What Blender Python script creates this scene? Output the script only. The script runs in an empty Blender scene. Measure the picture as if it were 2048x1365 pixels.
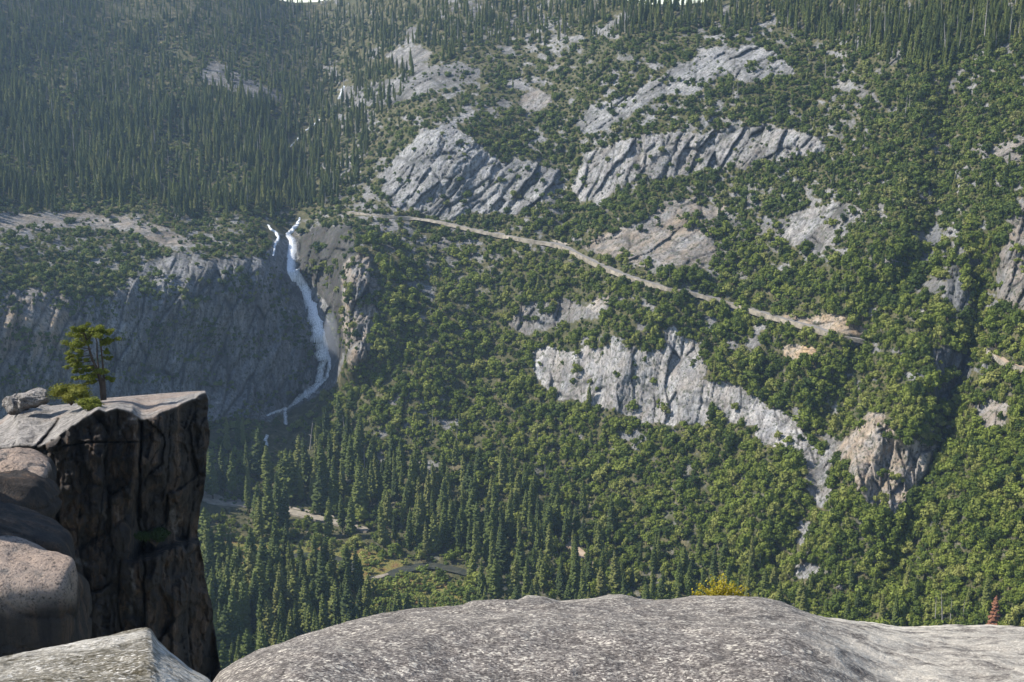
import bpy, math, random
import numpy as np
from mathutils import Vector

random.seed(7); RNG = np.random.RandomState(11)
SC = bpy.context.scene
COL = SC.collection
R = math.radians
W, H, F = 2048.0, 1365.0, 2813.0
PITCH = R(-12.5)
CP, SP = math.cos(PITCH), math.sin(PITCH)

# ------------------------------------------------------------------ helpers
def ray(px, py):
    px = np.asarray(px, float); py = np.asarray(py, float)
    x = (px - W / 2) / F; y = (H / 2 - py) / F
    n = np.sqrt(1 + x * x + y * y)
    return np.stack([x / n, (CP - SP * y) / n, (SP + CP * y) / n], -1)

def at(px, py, D):
    return ray(px, py) * np.asarray(D, float)[..., None]

def tag(o, label=None, cat=None, group=None, kind=None):
    if label: o['label'] = label
    if cat: o['category'] = cat
    if group: o['group'] = group
    if kind: o['kind'] = kind
    return o

def link(name, me, mat=None, parent=None, loc=None):
    o = bpy.data.objects.new(name, me); COL.objects.link(o)
    if mat is not None and me is not None and not me.materials: me.materials.append(mat)
    if parent: o.parent = parent
    if loc is not None: o.location = loc
    return o

def mesh_np(name, v, f, attrs=None, smooth=True):
    """v (n,3), f list of arrays of equal width or one array"""
    me = bpy.data.meshes.new(name)
    v = np.asarray(v, np.float32)
    fs = f if isinstance(f, list) else [f]
    fs = [np.asarray(a, np.int32) for a in fs if len(a)]
    me.vertices.add(len(v)); me.vertices.foreach_set('co', v.ravel())
    nl = sum(a.size for a in fs); npoly = sum(len(a) for a in fs)
    me.loops.add(nl); me.loops.foreach_set('vertex_index', np.concatenate([a.ravel() for a in fs]))
    me.polygons.add(npoly)
    tot = np.concatenate([np.full(len(a), a.shape[1], np.int32) for a in fs])
    st = np.concatenate([[0], np.cumsum(tot)[:-1]]).astype(np.int32)
    me.polygons.foreach_set('loop_start', st); me.polygons.foreach_set('loop_total', tot)
    me.polygons.foreach_set('use_smooth', np.full(npoly, smooth))
    if attrs:
        for k, a in attrs.items():
            at_ = me.attributes.new(k, 'FLOAT', 'POINT'); at_.data.foreach_set('value', np.asarray(a, np.float32).ravel())
    me.update(calc_edges=True); me.validate()
    return me

def grid_faces(nr, nc):
    i = np.arange(nr - 1)[:, None] * nc + np.arange(nc - 1)[None, :]
    i = i.ravel()
    return np.stack([i, i + nc, i + nc + 1, i + 1], 1)

# ---- noise
def _hash(ix, iy, seed):
    h = (ix.astype(np.int64) * 374761393 + iy.astype(np.int64) * 668265263 + seed * 1442695041) & 0xffffffff
    h = ((h ^ (h >> 13)) * 1274126177) & 0xffffffff
    h = (h ^ (h >> 16)) & 0xffff
    return h / 65535.0

def vn(x, y, seed=0):
    x = np.asarray(x, float); y = np.asarray(y, float)
    ix = np.floor(x); iy = np.floor(y); fx = x - ix; fy = y - iy
    fx = fx * fx * (3 - 2 * fx); fy = fy * fy * (3 - 2 * fy)
    ix = ix.astype(np.int64); iy = iy.astype(np.int64)
    a = _hash(ix, iy, seed); b = _hash(ix + 1, iy, seed); c = _hash(ix, iy + 1, seed); d = _hash(ix + 1, iy + 1, seed)
    return (a + (b - a) * fx) * (1 - fy) + (c + (d - c) * fx) * fy      # 0..1

def fbm(x, y, o=4, seed=0):
    s = 0; a = 0.5; t = 0
    for k in range(o):
        s = s + a * (vn(x * 2**k + 17.3 * k, y * 2**k + 9.1 * k, seed + k) - .5) * 2; t += a; a *= .5
    return s / t                                                         # -1..1

def worley(x, y, seed=0):
    """hash of the nearest cell, offset to its point, and how far the border is"""
    ix = np.floor(x).astype(np.int64); iy = np.floor(y).astype(np.int64)
    f1 = np.full(x.shape, 9.); f2 = np.full(x.shape, 9.); h = np.zeros(x.shape); h2 = np.zeros(x.shape); dx1 = np.zeros(x.shape); dy1 = np.zeros(x.shape)
    for i in (-1, 0, 1):
        for j in (-1, 0, 1):
            cx = ix + i; cy = iy + j
            px_ = cx + .1 + .8 * _hash(cx, cy, seed); py_ = cy + .1 + .8 * _hash(cx, cy, seed + 7)
            dx = x - px_; dy = y - py_; d = np.hypot(dx, dy); m = d < f1
            f2 = np.where(m, f1, np.minimum(f2, d)); f1 = np.where(m, d, f1)
            h = np.where(m, _hash(cx, cy, seed + 13), h); h2 = np.where(m, _hash(cx, cy, seed + 29), h2); dx1 = np.where(m, dx, dx1); dy1 = np.where(m, dy, dy1)
    return h, h2, dx1, dy1, f2 - f1

def slabs(u, v, lu, lv, seed):
    """jointed rock: flat tilted blocks with sharp steps; returns offset about -1..1 and crack mask"""
    uu = u + 8 * fbm(u / 40., v / 40., 2, seed + 2); vv = v + 6 * fbm(u / 35., v / 30., 3, seed + 3)
    h, h2, dx, dy, e = worley(vv / lv, uu / lu, seed)
    o = (h - .5) * 1.1 + (h2 - .5) * 1.6 * dx + (h - .5) * 1.2 * dy
    h, h2, dx, dy, e2 = worley(vv / (lv * .37), uu / (lu * .42), seed + 5)
    o2 = (h - .5) + (h2 - .5) * 1.4 * dx + (h - .4) * 1.0 * dy
    return o + .32 * o2, np.maximum(sm(.13, .0, e), .6 * sm(.12, .0, e2))

def sm(a, b, x):
    t = np.clip((x - a) / (b - a), 0, 1); return t * t * (3 - 2 * t)

def pline(pts, x):
    p = np.array(pts, float); return np.interp(x, p[:, 0], p[:, 1])

def sdist(poly, x, y):
    """signed distance (positive inside) in pixels, only near the polygon"""
    p = np.array(poly, float); q = np.roll(p, -1, 0)
    out = np.full(x.shape, -999.0)
    m = (x > p[:, 0].min() - 60) & (x < p[:, 0].max() + 60) & (y > p[:, 1].min() - 60) & (y < p[:, 1].max() + 60)
    if not m.any(): return out
    xx = x[m]; yy = y[m]; d = np.full(xx.shape, 1e9); ins = np.zeros(xx.shape, bool)
    for (ax, ay), (bx, by) in zip(p, q):
        vx, vy = bx - ax, by - ay
        t = np.clip(((xx - ax) * vx + (yy - ay) * vy) / (vx * vx + vy * vy + 1e-9), 0, 1)
        d = np.minimum(d, np.hypot(xx - ax - t * vx, yy - ay - t * vy))
        c = ((ay > yy) != (by > yy)) & (xx < (bx - ax) * (yy - ay) / (by - ay + 1e-12) + ax)
        ins ^= c
    out[m] = np.where(ins, d, -d)
    return out

def ldist(pts, x, y):
    """distance to a polyline, and signed side (positive right of travel)"""
    d = np.full(x.shape, 1e9); side = np.zeros(x.shape); par = np.zeros(x.shape)
    for k, ((ax, ay), (bx, by)) in enumerate(zip(pts[:-1], pts[1:])):
        vx, vy = bx - ax, by - ay; L = math.hypot(vx, vy)
        t = np.clip(((x - ax) * vx + (y - ay) * vy) / (L * L), 0, 1)
        dd = np.hypot(x - ax - t * vx, y - ay - t * vy)
        s = (vx * (y - ay) - vy * (x - ax)) / L
        m = dd < d
        d = np.where(m, dd, d); side = np.where(m, s, side); par = np.where(m, (k + t) / (len(pts) - 1), par)
    return d, side, par

# ------------------------------------------------------------------ the lie of the land (surveyed control points: bearing, elevation, range in metres)
CTRL = """
-500 1300 760; -500 1000 930; -500 850 960; -500 590 985; -500 430 1180; -500 200 1480; -500 -60 1800
0 1300 800; 0 1000 985; 0 850 1050; 0 600 1082; 0 500 1180; 0 430 1300; 0 300 1490; 0 150 1700; 0 -40 1950
200 850 1122; 200 700 1140; 200 570 1165; 200 500 1240; 200 430 1350; 200 300 1530; 200 150 1760; 200 0 2000
400 850 1165; 400 700 1190; 400 520 1222; 400 450 1330; 400 300 1540; 400 150 1760; 400 0 2020
500 1300 832; 500 1150 938; 500 1000 1075; 500 900 1135; 540 840 1180; 560 700 1222; 560 530 1262; 560 450 1320
640 800 1205; 640 720 1232; 620 560 1275; 600 470 1310; 620 380 1420; 650 250 1600; 690 170 1750; 620 20 2080
720 1150 942; 720 1000 1050; 720 860 1110; 725 700 1150; 725 560 1190; 740 450 1262; 800 430 1285
850 1300 835; 850 1150 945; 850 1000 1018; 850 850 1082; 850 700 1138; 850 560 1205; 850 440 1275; 850 260 1335; 850 150 1500; 850 0 1780
1050 1150 925; 1050 1000 995; 1050 850 1055; 1050 650 1125; 1050 480 1190; 1050 420 1225; 1050 330 1265; 1050 200 1390; 1050 100 1510; 1050 0 1650
1250 1300 810; 1250 1190 888; 1250 1000 958; 1250 850 1010; 1250 690 1032; 1250 560 1088; 1250 380 1190; 1250 280 1218; 1250 100 1370; 1250 0 1500
1450 1200 850; 1450 1000 910; 1450 860 955; 1450 770 972; 1450 600 1030; 1450 400 1130; 1450 330 1160; 1450 270 1180; 1450 100 1300; 1450 0 1420
1650 1250 800; 1650 1000 855; 1650 850 900; 1650 660 945; 1650 500 1010; 1650 300 1110; 1650 100 1240; 1650 -40 1330
1800 1230 785; 1800 1030 830; 1800 870 858; 1800 700 905; 1800 400 1010; 1800 200 1100; 1800 0 1210
2000 1400 715; 2000 1230 745; 2000 1000 790; 2000 800 838; 2000 600 890; 2000 400 955; 2000 200 1045; 2000 0 1150; 2000 -150 1240
2550 1300 640; 2550 1000 700; 2550 600 790; 2550 200 930; 2550 -250 1100
-500 1700 560; 500 1700 590; 1250 1700 585; 2000 1700 560; 2550 1700 520
"""
cp = np.array([[float(t) for t in s.split()] for l in CTRL.strip().split('\n') for s in l.split(';')])
# the valley bottom is level
def _floorD(y):
    dep = -(PITCH + np.arctan((H / 2 - y) / F)); return 352 / np.sin(dep)
for r_ in cp:
    if r_[1] > 1350 and r_[0] < 1400: r_[2] = _floorD(r_[1])
def _U(r2): return r2 * np.log(r2 + 1e-9)
P = cp[:, :2] / 1000.0
K = _U(((P[:, None] - P[None]) ** 2).sum(-1)) + np.eye(len(P)) * 2e-4
Q = np.c_[np.ones(len(P)), P]
A = np.zeros((len(P) + 3,) * 2); A[:len(P), :len(P)] = K; A[:len(P), len(P):] = Q; A[len(P):, :len(P)] = Q.T
SOL = np.linalg.solve(A, np.r_[np.log(cp[:, 2]), 0, 0, 0])
def tps(x, y):
    xs = x / 1000.0; ys = y / 1000.0
    s = SOL[-3] + SOL[-2] * xs + SOL[-1] * ys
    for (ax, ay), w in zip(P, SOL[:-3]): s = s + w * _U((xs - ax) ** 2 + (ys - ay) ** 2)
    return np.exp(s)

SKY_LINE = [(-600, -70), (0, -60), (380, -35), (520, -8), (585, 6), (650, 4), (700, -12), (850, -30), (1150, -18), (1230, -4), (1290, 9), (1350, 12), (1410, 4), (1500, -6), (1600, -20), (1800, -90), (2050, -150), (2600, -260)]

# rock regions: polygon, plant cover, grain angle (deg), relief (m), warm, tone, name, label
ROCKS = {
 'centre': ([(1062,715),(1085,690),(1110,695),(1160,705),(1180,690),(1215,690),(1290,697),(1322,690),(1325,660),(1345,650),(1390,690),(1420,740),(1400,765),(1470,765),(1510,790),(1590,840),(1620,880),(1670,905),(1650,950),(1605,930),(1570,892),(1515,892),(1508,850),(1440,845),(1400,852),(1330,848),(1270,838),(1200,818),(1160,802),(1120,800),(1080,770)], .10, 80, 2.5, .15, 1.55, 'granite_cliff', 'broad pale grey granite cliff in the middle of the slope below the road'),
 'upper_small': ([(1018,645),(1050,607),(1090,600),(1150,596),(1165,615),(1200,592),(1218,610),(1180,640),(1130,650),(1105,662),(1080,652),(1045,672)], .22, 75, 4, .2, .95, 'granite_cliff', 'small stepped grey rock band on the scrub just above the broad pale cliff'),
 'tan': ([(1668,905),(1695,868),(1740,830),(1765,818),(1785,850),(1785,880),(1840,880),(1880,890),(1865,930),(1830,975),(1812,1012),(1792,1038),(1768,1012),(1745,1022),(1712,988),(1700,952)], .10, 85, 5, .55, 1.15, 'granite_crag', 'tan and grey rock crag with a dark right flank ending in pointed slabs'),
 'west': ([(758,390),(768,335),(815,292),(870,252),(912,244),(940,280),(965,300),(1000,330),(1050,318),(1120,345),(1132,375),(1085,402),(1040,425),(985,432),(930,428),(905,442),(850,432),(800,415)], .07, 50, 6, .05, 1.3, 'granite_cliff', 'large blue grey slabby cliff rising straight above the left end of the road'),
 'east': ([(1138,372),(1160,325),(1182,300),(1230,285),(1300,262),(1380,270),(1450,260),(1530,248),(1600,262),(1652,275),(1640,308),(1560,318),(1470,333),(1400,343),(1340,352),(1280,357),(1235,372),(1195,412),(1155,402)], .08, 62, 5.5, .12, 1.3, 'granite_cliff', 'long grey upper cliff band streaked with ribs, above the roadside outcrop'),
 'dome': ([(1270,185),(1330,142),(1390,112),(1450,92),(1500,88),(1560,108),(1592,145),(1540,162),(1480,168),(1440,152),(1400,190),(1350,185),(1300,205),(1240,250),(1170,275),(1145,240),(1190,210)], .2, 38, 4.5, .05, 1.25, 'granite_dome', 'highest smooth grey granite dome just under the ridge forest'),
 'knob': ([(1035,203),(1050,184),(1075,178),(1100,192),(1103,210),(1075,222),(1050,220)], .0, 60, 5, .25, 1.0, 'rock_knob', 'small rounded lone rock knob high on the slope left of the dome'),
 'road_out': ([(1160,492),(1225,462),(1285,440),(1330,402),(1385,390),(1400,415),(1470,410),(1425,450),(1435,500),(1412,540),(1370,525),(1330,530),(1290,535),(1240,522),(1190,507)], .38, 30, 3, .4, 1.0, 'rock_outcrop', 'brown bushy outcrop rising just above the bend of the road'),
 'slab': ([(1500,440),(1560,452),(1580,430),(1640,415),(1690,400),(1725,425),(1712,450),(1670,490),(1612,508),(1570,485),(1515,455)], .2, 40, 3, .15, 1.1, 'rock_slab', 'light grey tilted slab in scrub to the upper right of the road'),
 'edge_hi': ([(1940,305),(1985,290),(2060,270),(2200,255),(2200,330),(2060,325),(1985,322)], .3, 25, 4, .3, .95, 'rock_outcrop', 'pale outcrop at the right edge high on the slope'),
 'edge_mid': ([(1992,575),(2002,520),(2018,450),(2048,405),(2200,390),(2200,630),(2048,625),(2005,610)], .15, 70, 5, .3, .95, 'granite_cliff', 'brownish grey cliff at the right edge across the dark gully'),
 'massif': ([(-300,585),(-60,585),(100,575),(160,600),(235,585),(290,520),(380,505),(450,520),(535,520),(548,478),(600,470),(640,470),(690,450),(708,520),(690,600),(690,720),(668,775),(600,812),(540,838),(400,840),(300,872),(-300,880)], .12, 74, 6, .06, 1.05, 'granite_wall', 'huge shaded blue grey rock wall left of the waterfall'),
 'shelf': ([(-300,422),(-60,424),(120,424),(230,430),(330,455),(370,480),(420,500),(330,495),(250,462),(130,458),(-60,475),(-300,480)], .30, 8, 2, .35, 1.05, 'rock_shelf', 'flat pinkish rock shelf along the top of the shaded wall'),
 'gorge': ([(592,500),(610,470),(640,455),(690,445),(712,500),(700,540),(692,600),(690,700),(676,730),(668,660),(650,610),(625,565),(600,530)], .75, 78, 6, .2, .36, 'gorge_wall', 'brown gorge wall with shade put into its tone, immediately right of the waterfall'),  # low tone darkens this sun-facing wall in place of shade
 'rib': ([(676,575),(690,520),(725,500),(750,530),(762,590),(750,660),(730,720),(700,742),(688,690)], .5, 80, 9, .5, 1.0, 'rock_rib', 'sunlit bushy rock rib at the right side of the waterfall gorge'),
 'bright_top': ([(768,112),(795,96),(835,94),(868,104),(850,122),(812,134),(785,126)], .1, 30, 3, .15, 1.15, 'rock_slab', 'small bright bare slab high up below the ridge pines'),
 'stream_top': ([(680,200),(700,172),(760,165),(850,140),(915,122),(960,142),(945,165),(880,178),(820,195),(750,215),(705,215)], .55, 25, 3, .1, .9, 'rock_outcrop', 'patchy grey ledges beside the upper stream'),
 'mauve': ([(390,150),(440,125),(490,150),(530,180),(590,175),(575,200),(520,205),(470,180),(410,165)], .5, 150, 3, .15, .85, 'rock_outcrop', 'hazy mauve ledges within the far left forest'),
 'cut': ([(1515,628),(1560,628),(1620,634),(1700,632),(1740,655),(1728,678),(1690,668),(1640,660),(1580,652),(1535,640)], .15, 10, 2, .9, 1.05, 'road_cut', 'orange earth bank above the right end of the road'),
 'cut_low': ([(1560,688),(1600,684),(1635,700),(1622,716),(1590,722),(1570,706)], .1, 10, 2, 1.0, 1.25, 'rock_outcrop', 'small orange rock patch directly below the road end'),
 'talus': ([(1612,935),(1640,930),(1655,965),(1662,1000),(1640,1012),(1625,985),(1608,960)], .15, 80, 1, .15, 1.2, 'rock_slide', 'thin pale rock slide below the cliff foot'),
 'scar': ([(1945,812),(1985,795),(2010,812),(2015,850),(1985,862),(1960,848)], .15, 60, 2, .35, 1.1, 'rock_scar', 'small pale bare scar near the right edge'),
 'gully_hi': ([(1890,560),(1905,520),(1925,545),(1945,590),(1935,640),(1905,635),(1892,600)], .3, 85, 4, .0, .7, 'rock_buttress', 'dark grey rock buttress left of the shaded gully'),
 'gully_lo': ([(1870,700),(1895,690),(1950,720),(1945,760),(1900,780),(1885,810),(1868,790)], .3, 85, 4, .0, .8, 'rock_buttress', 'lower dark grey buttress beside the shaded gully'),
 'mid_small': ([(1600,1048),(1622,1040),(1630,1065),(1612,1105),(1598,1082)], .1, 80, 2, .1, 1.15, 'rock_outcrop', 'small grey outcrop among the oaks below the rock slide'),
 'low_small': ([(1590,1135),(1615,1128),(1640,1138),(1628,1162),(1600,1160)], .1, 80, 2, .1, 1.15, 'rock_outcrop', 'lowest small pale outcrop above the foreground slab'),
 'hut_rock': ([(1122,1055),(1142,1038),(1150,1050),(1145,1072),(1128,1078)], .0, 60, 2, .1, .85, 'boulder', 'pointed grey boulder at the top of the dirt path on the lower slope'),
 'gap_a': ([(1215,600),(1190,595),(1170,610),(1185,630),(1205,618)], .1, 40, 2, .4, 1.2, 'rock_outcrop', 'little bright ledge next to the small stepped rock band'),
 'strip_a': ([(1690,880),(1665,870),(1640,865),(1650,900),(1672,905)], .3, 80, 4, .2, .8, 'rock_outcrop', 'dark broken rock between the pale cliff and the tan crag'),
 'ravine': ([(1868,450),(1888,455),(1880,500),(1858,540),(1835,525),(1855,490)], .35, 60, 3, .0, .95, 'rock_slide', 'grey rubble in the ravine at upper right'),
}
SEP = list(ROCKS)

def warp(x, y):
    return (x + 13 * fbm(x / 30., y / 30., 3, 51) + 3 * fbm(x / 6., y / 6., 2, 57),
            y + 9 * fbm(x / 30., y / 30., 3, 61) + 3 * fbm(x / 6., y / 6., 2, 67))

def smin0(v): return np.maximum(v, 0)

GULLY = [  # polyline, half width px, depth m, sharpness
 ([(1965,490),(1968,560),(1962,660),(1925,720),(1905,800),(1890,890),(1850,960),(1830,1050),(1800,1150)], 46, 17),
 ([(1905,150),(1895,300),(1880,420),(1862,500),(1800,590),(1745,650),(1715,760),(1680,830)], 55, 24),
 ([(690,170),(640,240),(585,300),(575,400),(580,470)], 70, 40),
 ([(580,470),(578,550),(625,600),(655,700),(640,770),(560,830)], 40, 16),
 ([(1520,700),(1560,800),(1640,870),(1640,1000),(1560,1130)], 45, 12),
 ([(1480,950),(1430,1060),(1380,1150)], 50, 10),
 ([(1110,300),(1140,400),(1130,470)], 45, 12),
 ([(980,160),(860,230),(770,290),(700,380)], 60, 14),
 ([(300,60),(330,200),(420,330)], 90, 20),
]
RIB = [
 ([(1800,640),(1850,700),(1830,800),(1790,860)], 60, 16),
 ([(690,470),(700,560),(705,650),(700,740)], 35, 22),
 ([(1330,560),(1300,640)], 80, 8),
 ([(1240,690),(1230,830)], 50, 5),
 ([(1730,860),(1720,960)], 45, 12),
 ([(100,80),(180,260),(260,380)], 110, 22),
 ([(500,60),(480,200),(520,300)], 80, 14),
]
def region(x, y):
    """index of the rock region and smooth mask"""
    wx, wy = warp(x, y)
    rid = np.full(x.shape, -1); soft = np.zeros(x.shape)
    relief = np.zeros(x.shape); crk = np.zeros(x.shape)
    for k, key in enumerate(SEP):
        poly, cov, ang, rel, warm, tone = ROCKS[key][:6]
        s = sdist(poly, wx, wy)
        m = s > 0
        rid[m] = k
        w = sm(-6, 8, s)
        if not (w > 0).any(): continue
        a = R(ang); c_, s_ = math.cos(a), math.sin(a)
        mm = w > 0
        X, Y = x[mm], y[mm]
        u = X * c_ - Y * s_; v = X * s_ + Y * c_                   # u runs up the grain
        v2 = v + 10 * fbm(u / 60., v / 60., 2, 5 + k)
        n = 1.0 - np.abs(fbm(v2 / 30., u / 110., 3, 31 + k)) * 2.2
        big = fbm(X / 60., Y / 60., 3, 91 + k)
        so_, cr_ = slabs(u, v, *((150., 30.) if key == 'massif' else (92., 23.)), 60 + k)
        relief[mm] = relief[mm] * (1 - w[mm]) + w[mm] * rel * (-.45 * n - .9 * big + 1.15 * so_ + .5 * cr_)
        crk[mm] = np.where(s[mm] > 0, cr_ * (.35 + .65 * vn(X / 30., Y / 30., 5)), crk[mm])
        soft = np.maximum(soft, w)
    return rid, soft, relief, crk

def depth(x, y, full=False):
    x = np.asarray(x, float); y = np.asarray(y, float)
    base = tps(x, y)
    z = ray(x, y)[..., 2] * base
    fl = sm(-322, -345, z)                                       # valley floor flatness
    k = (base / 1100.0)
    n = fbm(x / 260., y / 260., 3, 1) * 16 + fbm((x * .8 + y * .6) / 75., (y * .8 - x * .6) / 130., 3, 2) * 8 + fbm(x / 22., y / 22., 3, 3) * 1.6
    d = base + n * k * (1 - .93 * fl)
    for pts, wd, am in GULLY:
        dd, sd, pr = ldist(pts, x, y)
        d = d + am * np.exp(-(dd / wd) ** 2 * 1.6) * sm(0, .12, pr + .04) * (1 - .9 * fl)
    for pts, wd, am in RIB:
        dd, sd, pr = ldist(pts, x, y)
        d = d - am * np.exp(-(dd / wd) ** 2 * 1.6) * (1 - .9 * fl)
    # gorge edge: the sunlit rib stands in front of the falls
    e = pline([(430, 700), (500, 694), (560, 682), (700, 686), (760, 672), (840, 600), (900, 540)], y)
    g = sm(-4, 4, x - e) * sm(430, 540, y) * (1 - sm(800, 880, y))
    d = d - 20 * g * np.exp(-np.clip(x - e, 0, None) / 160.)
    # gully walls of the right hand ravine: steep left wall
    e2 = pline([(500, 1940), (560, 1945), (650, 1945), (720, 1925), (800, 1895), (880, 1880), (960, 1845), (1040, 1815)], y)
    g2 = sm(500, 560, y) * (1 - sm(960, 1060, y))
    d = d + 9 * g2 * sm(-3, 5, x - e2) * np.exp(-np.clip(x - e2, 0, None) / 55.)
    rid, soft, rel, crk = region(x, y)
    d = d + rel * (1 - .8 * fl)
    if full: return d, rid, crk, fl
    return d

# ------------------------------------------------------------------ materials
def mat_new(name):
    m = bpy.data.materials.new(name); m.use_nodes = True
    nt = m.node_tree; b = nt.nodes['Principled BSDF']
    b.inputs['Roughness'].default_value = .9
    b.inputs['Specular IOR Level'].default_value = .15
    return m, nt, b

class NG:
    def __init__(s, nt): s.nt = nt; s.n = nt.nodes; s.l = nt.links
    def node(s, t, **kw):
        n = s.n.new(t)
        for k, v in kw.items(): setattr(n, k, v)
        return n
    def put(s, sock, v):
        if isinstance(v, (int, float)): sock.default_value = v
        elif isinstance(v, tuple): sock.default_value = v if len(v) == len(sock.default_value) else tuple(v) + (1,)
        else: s.l.new(v, sock)
    def pos(s): return s.node('ShaderNodeNewGeometry').outputs['Position']
    def scale(s, vec, sc, loc=(0, 0, 0), rot=(0, 0, 0)):
        m = s.node('ShaderNodeMapping'); s.put(m.inputs['Vector'], vec)
        m.inputs['Scale'].default_value = sc; m.inputs['Location'].default_value = loc; m.inputs['Rotation'].default_value = rot
        return m.outputs[0]
    def noise(s, vec, sc, det=4, rough=.55, dist=0):
        n = s.node('ShaderNodeTexNoise'); s.put(n.inputs['Vector'], vec); n.inputs['Scale'].default_value = sc
        n.inputs['Detail'].default_value = det; n.inputs['Roughness'].default_value = rough; n.inputs['Distortion'].default_value = dist
        return n.outputs['Fac']
    def ramp(s, fac, stops, interp='LINEAR'):
        r = s.node('ShaderNodeValToRGB'); s.put(r.inputs[0], fac); cr = r.color_ramp; cr.interpolation = interp
        while len(cr.elements) < len(stops): cr.elements.new(.5)
        for e, (p, c) in zip(cr.elements, stops):
            e.position = p; e.color = (c, c, c, 1) if isinstance(c, (int, float)) else tuple(c) + (1,)
        return r.outputs['Color']
    def mix(s, fac, a, b, mode='MIX'):
        m = s.node('ShaderNodeMix', data_type='RGBA', blend_type=mode); s.put(m.inputs['Factor'], fac)
        s.put(m.inputs['A'] if False else m.inputs[6], a); s.put(m.inputs[7], b); return m.outputs[2]
    def math(s, op, a, b=0.0):
        m = s.node('ShaderNodeMath', operation=op); s.put(m.inputs[0], a); s.put(m.inputs[1], b); return m.outputs[0]
    def attr(s, name): return s.node('ShaderNodeAttribute', attribute_name=name).outputs['Fac']
    def bump(s, h, st, dist=1.0):
        b = s.node('ShaderNodeBump'); s.put(b.inputs['Height'], h); b.inputs['Strength'].default_value = st; b.inputs['Distance'].default_value = dist
        return b.outputs[0]

def make_terrain_mat():
    m, nt, b = mat_new('mountainside_rock_and_soil'); g = NG(nt); p = g.pos()
    n1 = g.noise(p, .02, 4); n2 = g.noise(p, .15, 5, .65); n3 = g.noise(p, .9, 4, .7)
    soil = g.ramp(n2, [(.3, (.045, .048, .018)), (.52, (.08, .075, .033)), (.74, (.20, .165, .10))])
    soil = g.mix(g.ramp(n1, [(.45, 0.), (.7, .5)]), soil, (.07, .075, .04, 1))
    streak = g.noise(g.scale(p, (.5, .5, .045)), 1.0, 5, .65)
    streak2 = g.noise(g.scale(p, (.16, .16, .03)), 1.0, 4, .6)
    rock = g.ramp(streak, [(.28, (.07, .073, .08)), (.43, (.19, .19, .195)), (.6, (.30, .295, .285)), (.78, (.42, .40, .37))])
    rock = g.mix(g.ramp(streak2, [(.38, .75), (.58, 0.)]), rock, (.13, .13, .135, 1))
    rock = g.mix(g.ramp(n3, [(.3, .55), (.5, 0.)]), rock, (.085, .085, .08, 1))
    bigp = g.noise(g.scale(p, (.03, .03, .022), rot=(.2, .6, .0)), 1.0, 5, .65)
    rock = g.mix(1.0, rock, g.ramp(bigp, [(.32, .45), (.5, .9), (.66, 1.25)]), 'MULTIPLY')
    crack = g.node('ShaderNodeTexVoronoi', feature='DISTANCE_TO_EDGE'); g.put(crack.inputs['Vector'], g.scale(p, (.12, .12, .05), rot=(.3, .5, .2)))
    crack.inputs['Scale'].default_value = 1.0
    rock = g.mix(g.ramp(crack.outputs['Distance'], [(.0, .3), (.03, 0.)]), rock, (.05, .05, .045, 1))
    warmn = g.math('MULTIPLY', g.attr('warm'), g.ramp(g.noise(p, .07, 4, .6), [(.35, .15), (.62, 1.)]))
    warmc = g.ramp(n2, [(.3, (.22, .14, .075)), (.7, (.52, .38, .23))])
    rock = g.mix(warmn, rock, warmc)
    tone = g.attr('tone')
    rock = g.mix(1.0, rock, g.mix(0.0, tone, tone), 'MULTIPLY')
    rock = g.mix(g.math('MULTIPLY', g.attr('crack'), .85), rock, (.035, .035, .033, 1))
    # lichen and small plants on ledges
    rock = g.mix(g.ramp(g.noise(p, .35, 5, .7), [(.52, 0.), (.62, .85)]), rock, (.045, .055, .025, 1))
    col = g.mix(g.attr('rock'), soil, rock)
    mead = g.ramp(g.noise(p, .08, 4), [(.35, (.11, .12, .035)), (.5, (.20, .17, .05)), (.65, (.17, .09, .04))])
    col = g.mix(g.attr('meadow'), col, mead)
    g.put(b.inputs['Base Color'], col)
    h = g.math('ADD', g.math('MULTIPLY', n3, .5), g.math('MULTIPLY', streak, 1.6))
    g.put(b.inputs['Normal'], g.bump(h, .7, 1.6))
    return m

def leaf_mat(name, stops, trans=.25, scale=.03):
    m, nt, b = mat_new(name); g = NG(nt)
    rnd = g.node('ShaderNodeObjectInfo').outputs['Random']
    zone = g.noise(g.pos(), scale, 3)
    fine = g.noise(g.pos(), .9, 2)
    f = g.math('ADD', g.math('MULTIPLY', rnd, .75), g.math('ADD', g.math('MULTIPLY', zone, .6), g.math('MULTIPLY', fine, .25)))
    f = g.math('SUBTRACT', f, .30)
    col = g.ramp(f, stops)
    g.put(b.inputs['Base Color'], col)
    b.inputs['Roughness'].default_value = .75
    t = g.node('ShaderNodeBsdfTranslucent'); g.put(t.inputs['Color'], col)
    mx = g.node('ShaderNodeMixShader'); mx.inputs[0].default_value = trans
    g.l.new(b.outputs[0], mx.inputs[1]); g.l.new(t.outputs[0], mx.inputs[2])
    g.l.new(mx.outputs[0], g.n['Material Output'].inputs['Surface'])
    return m

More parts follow.
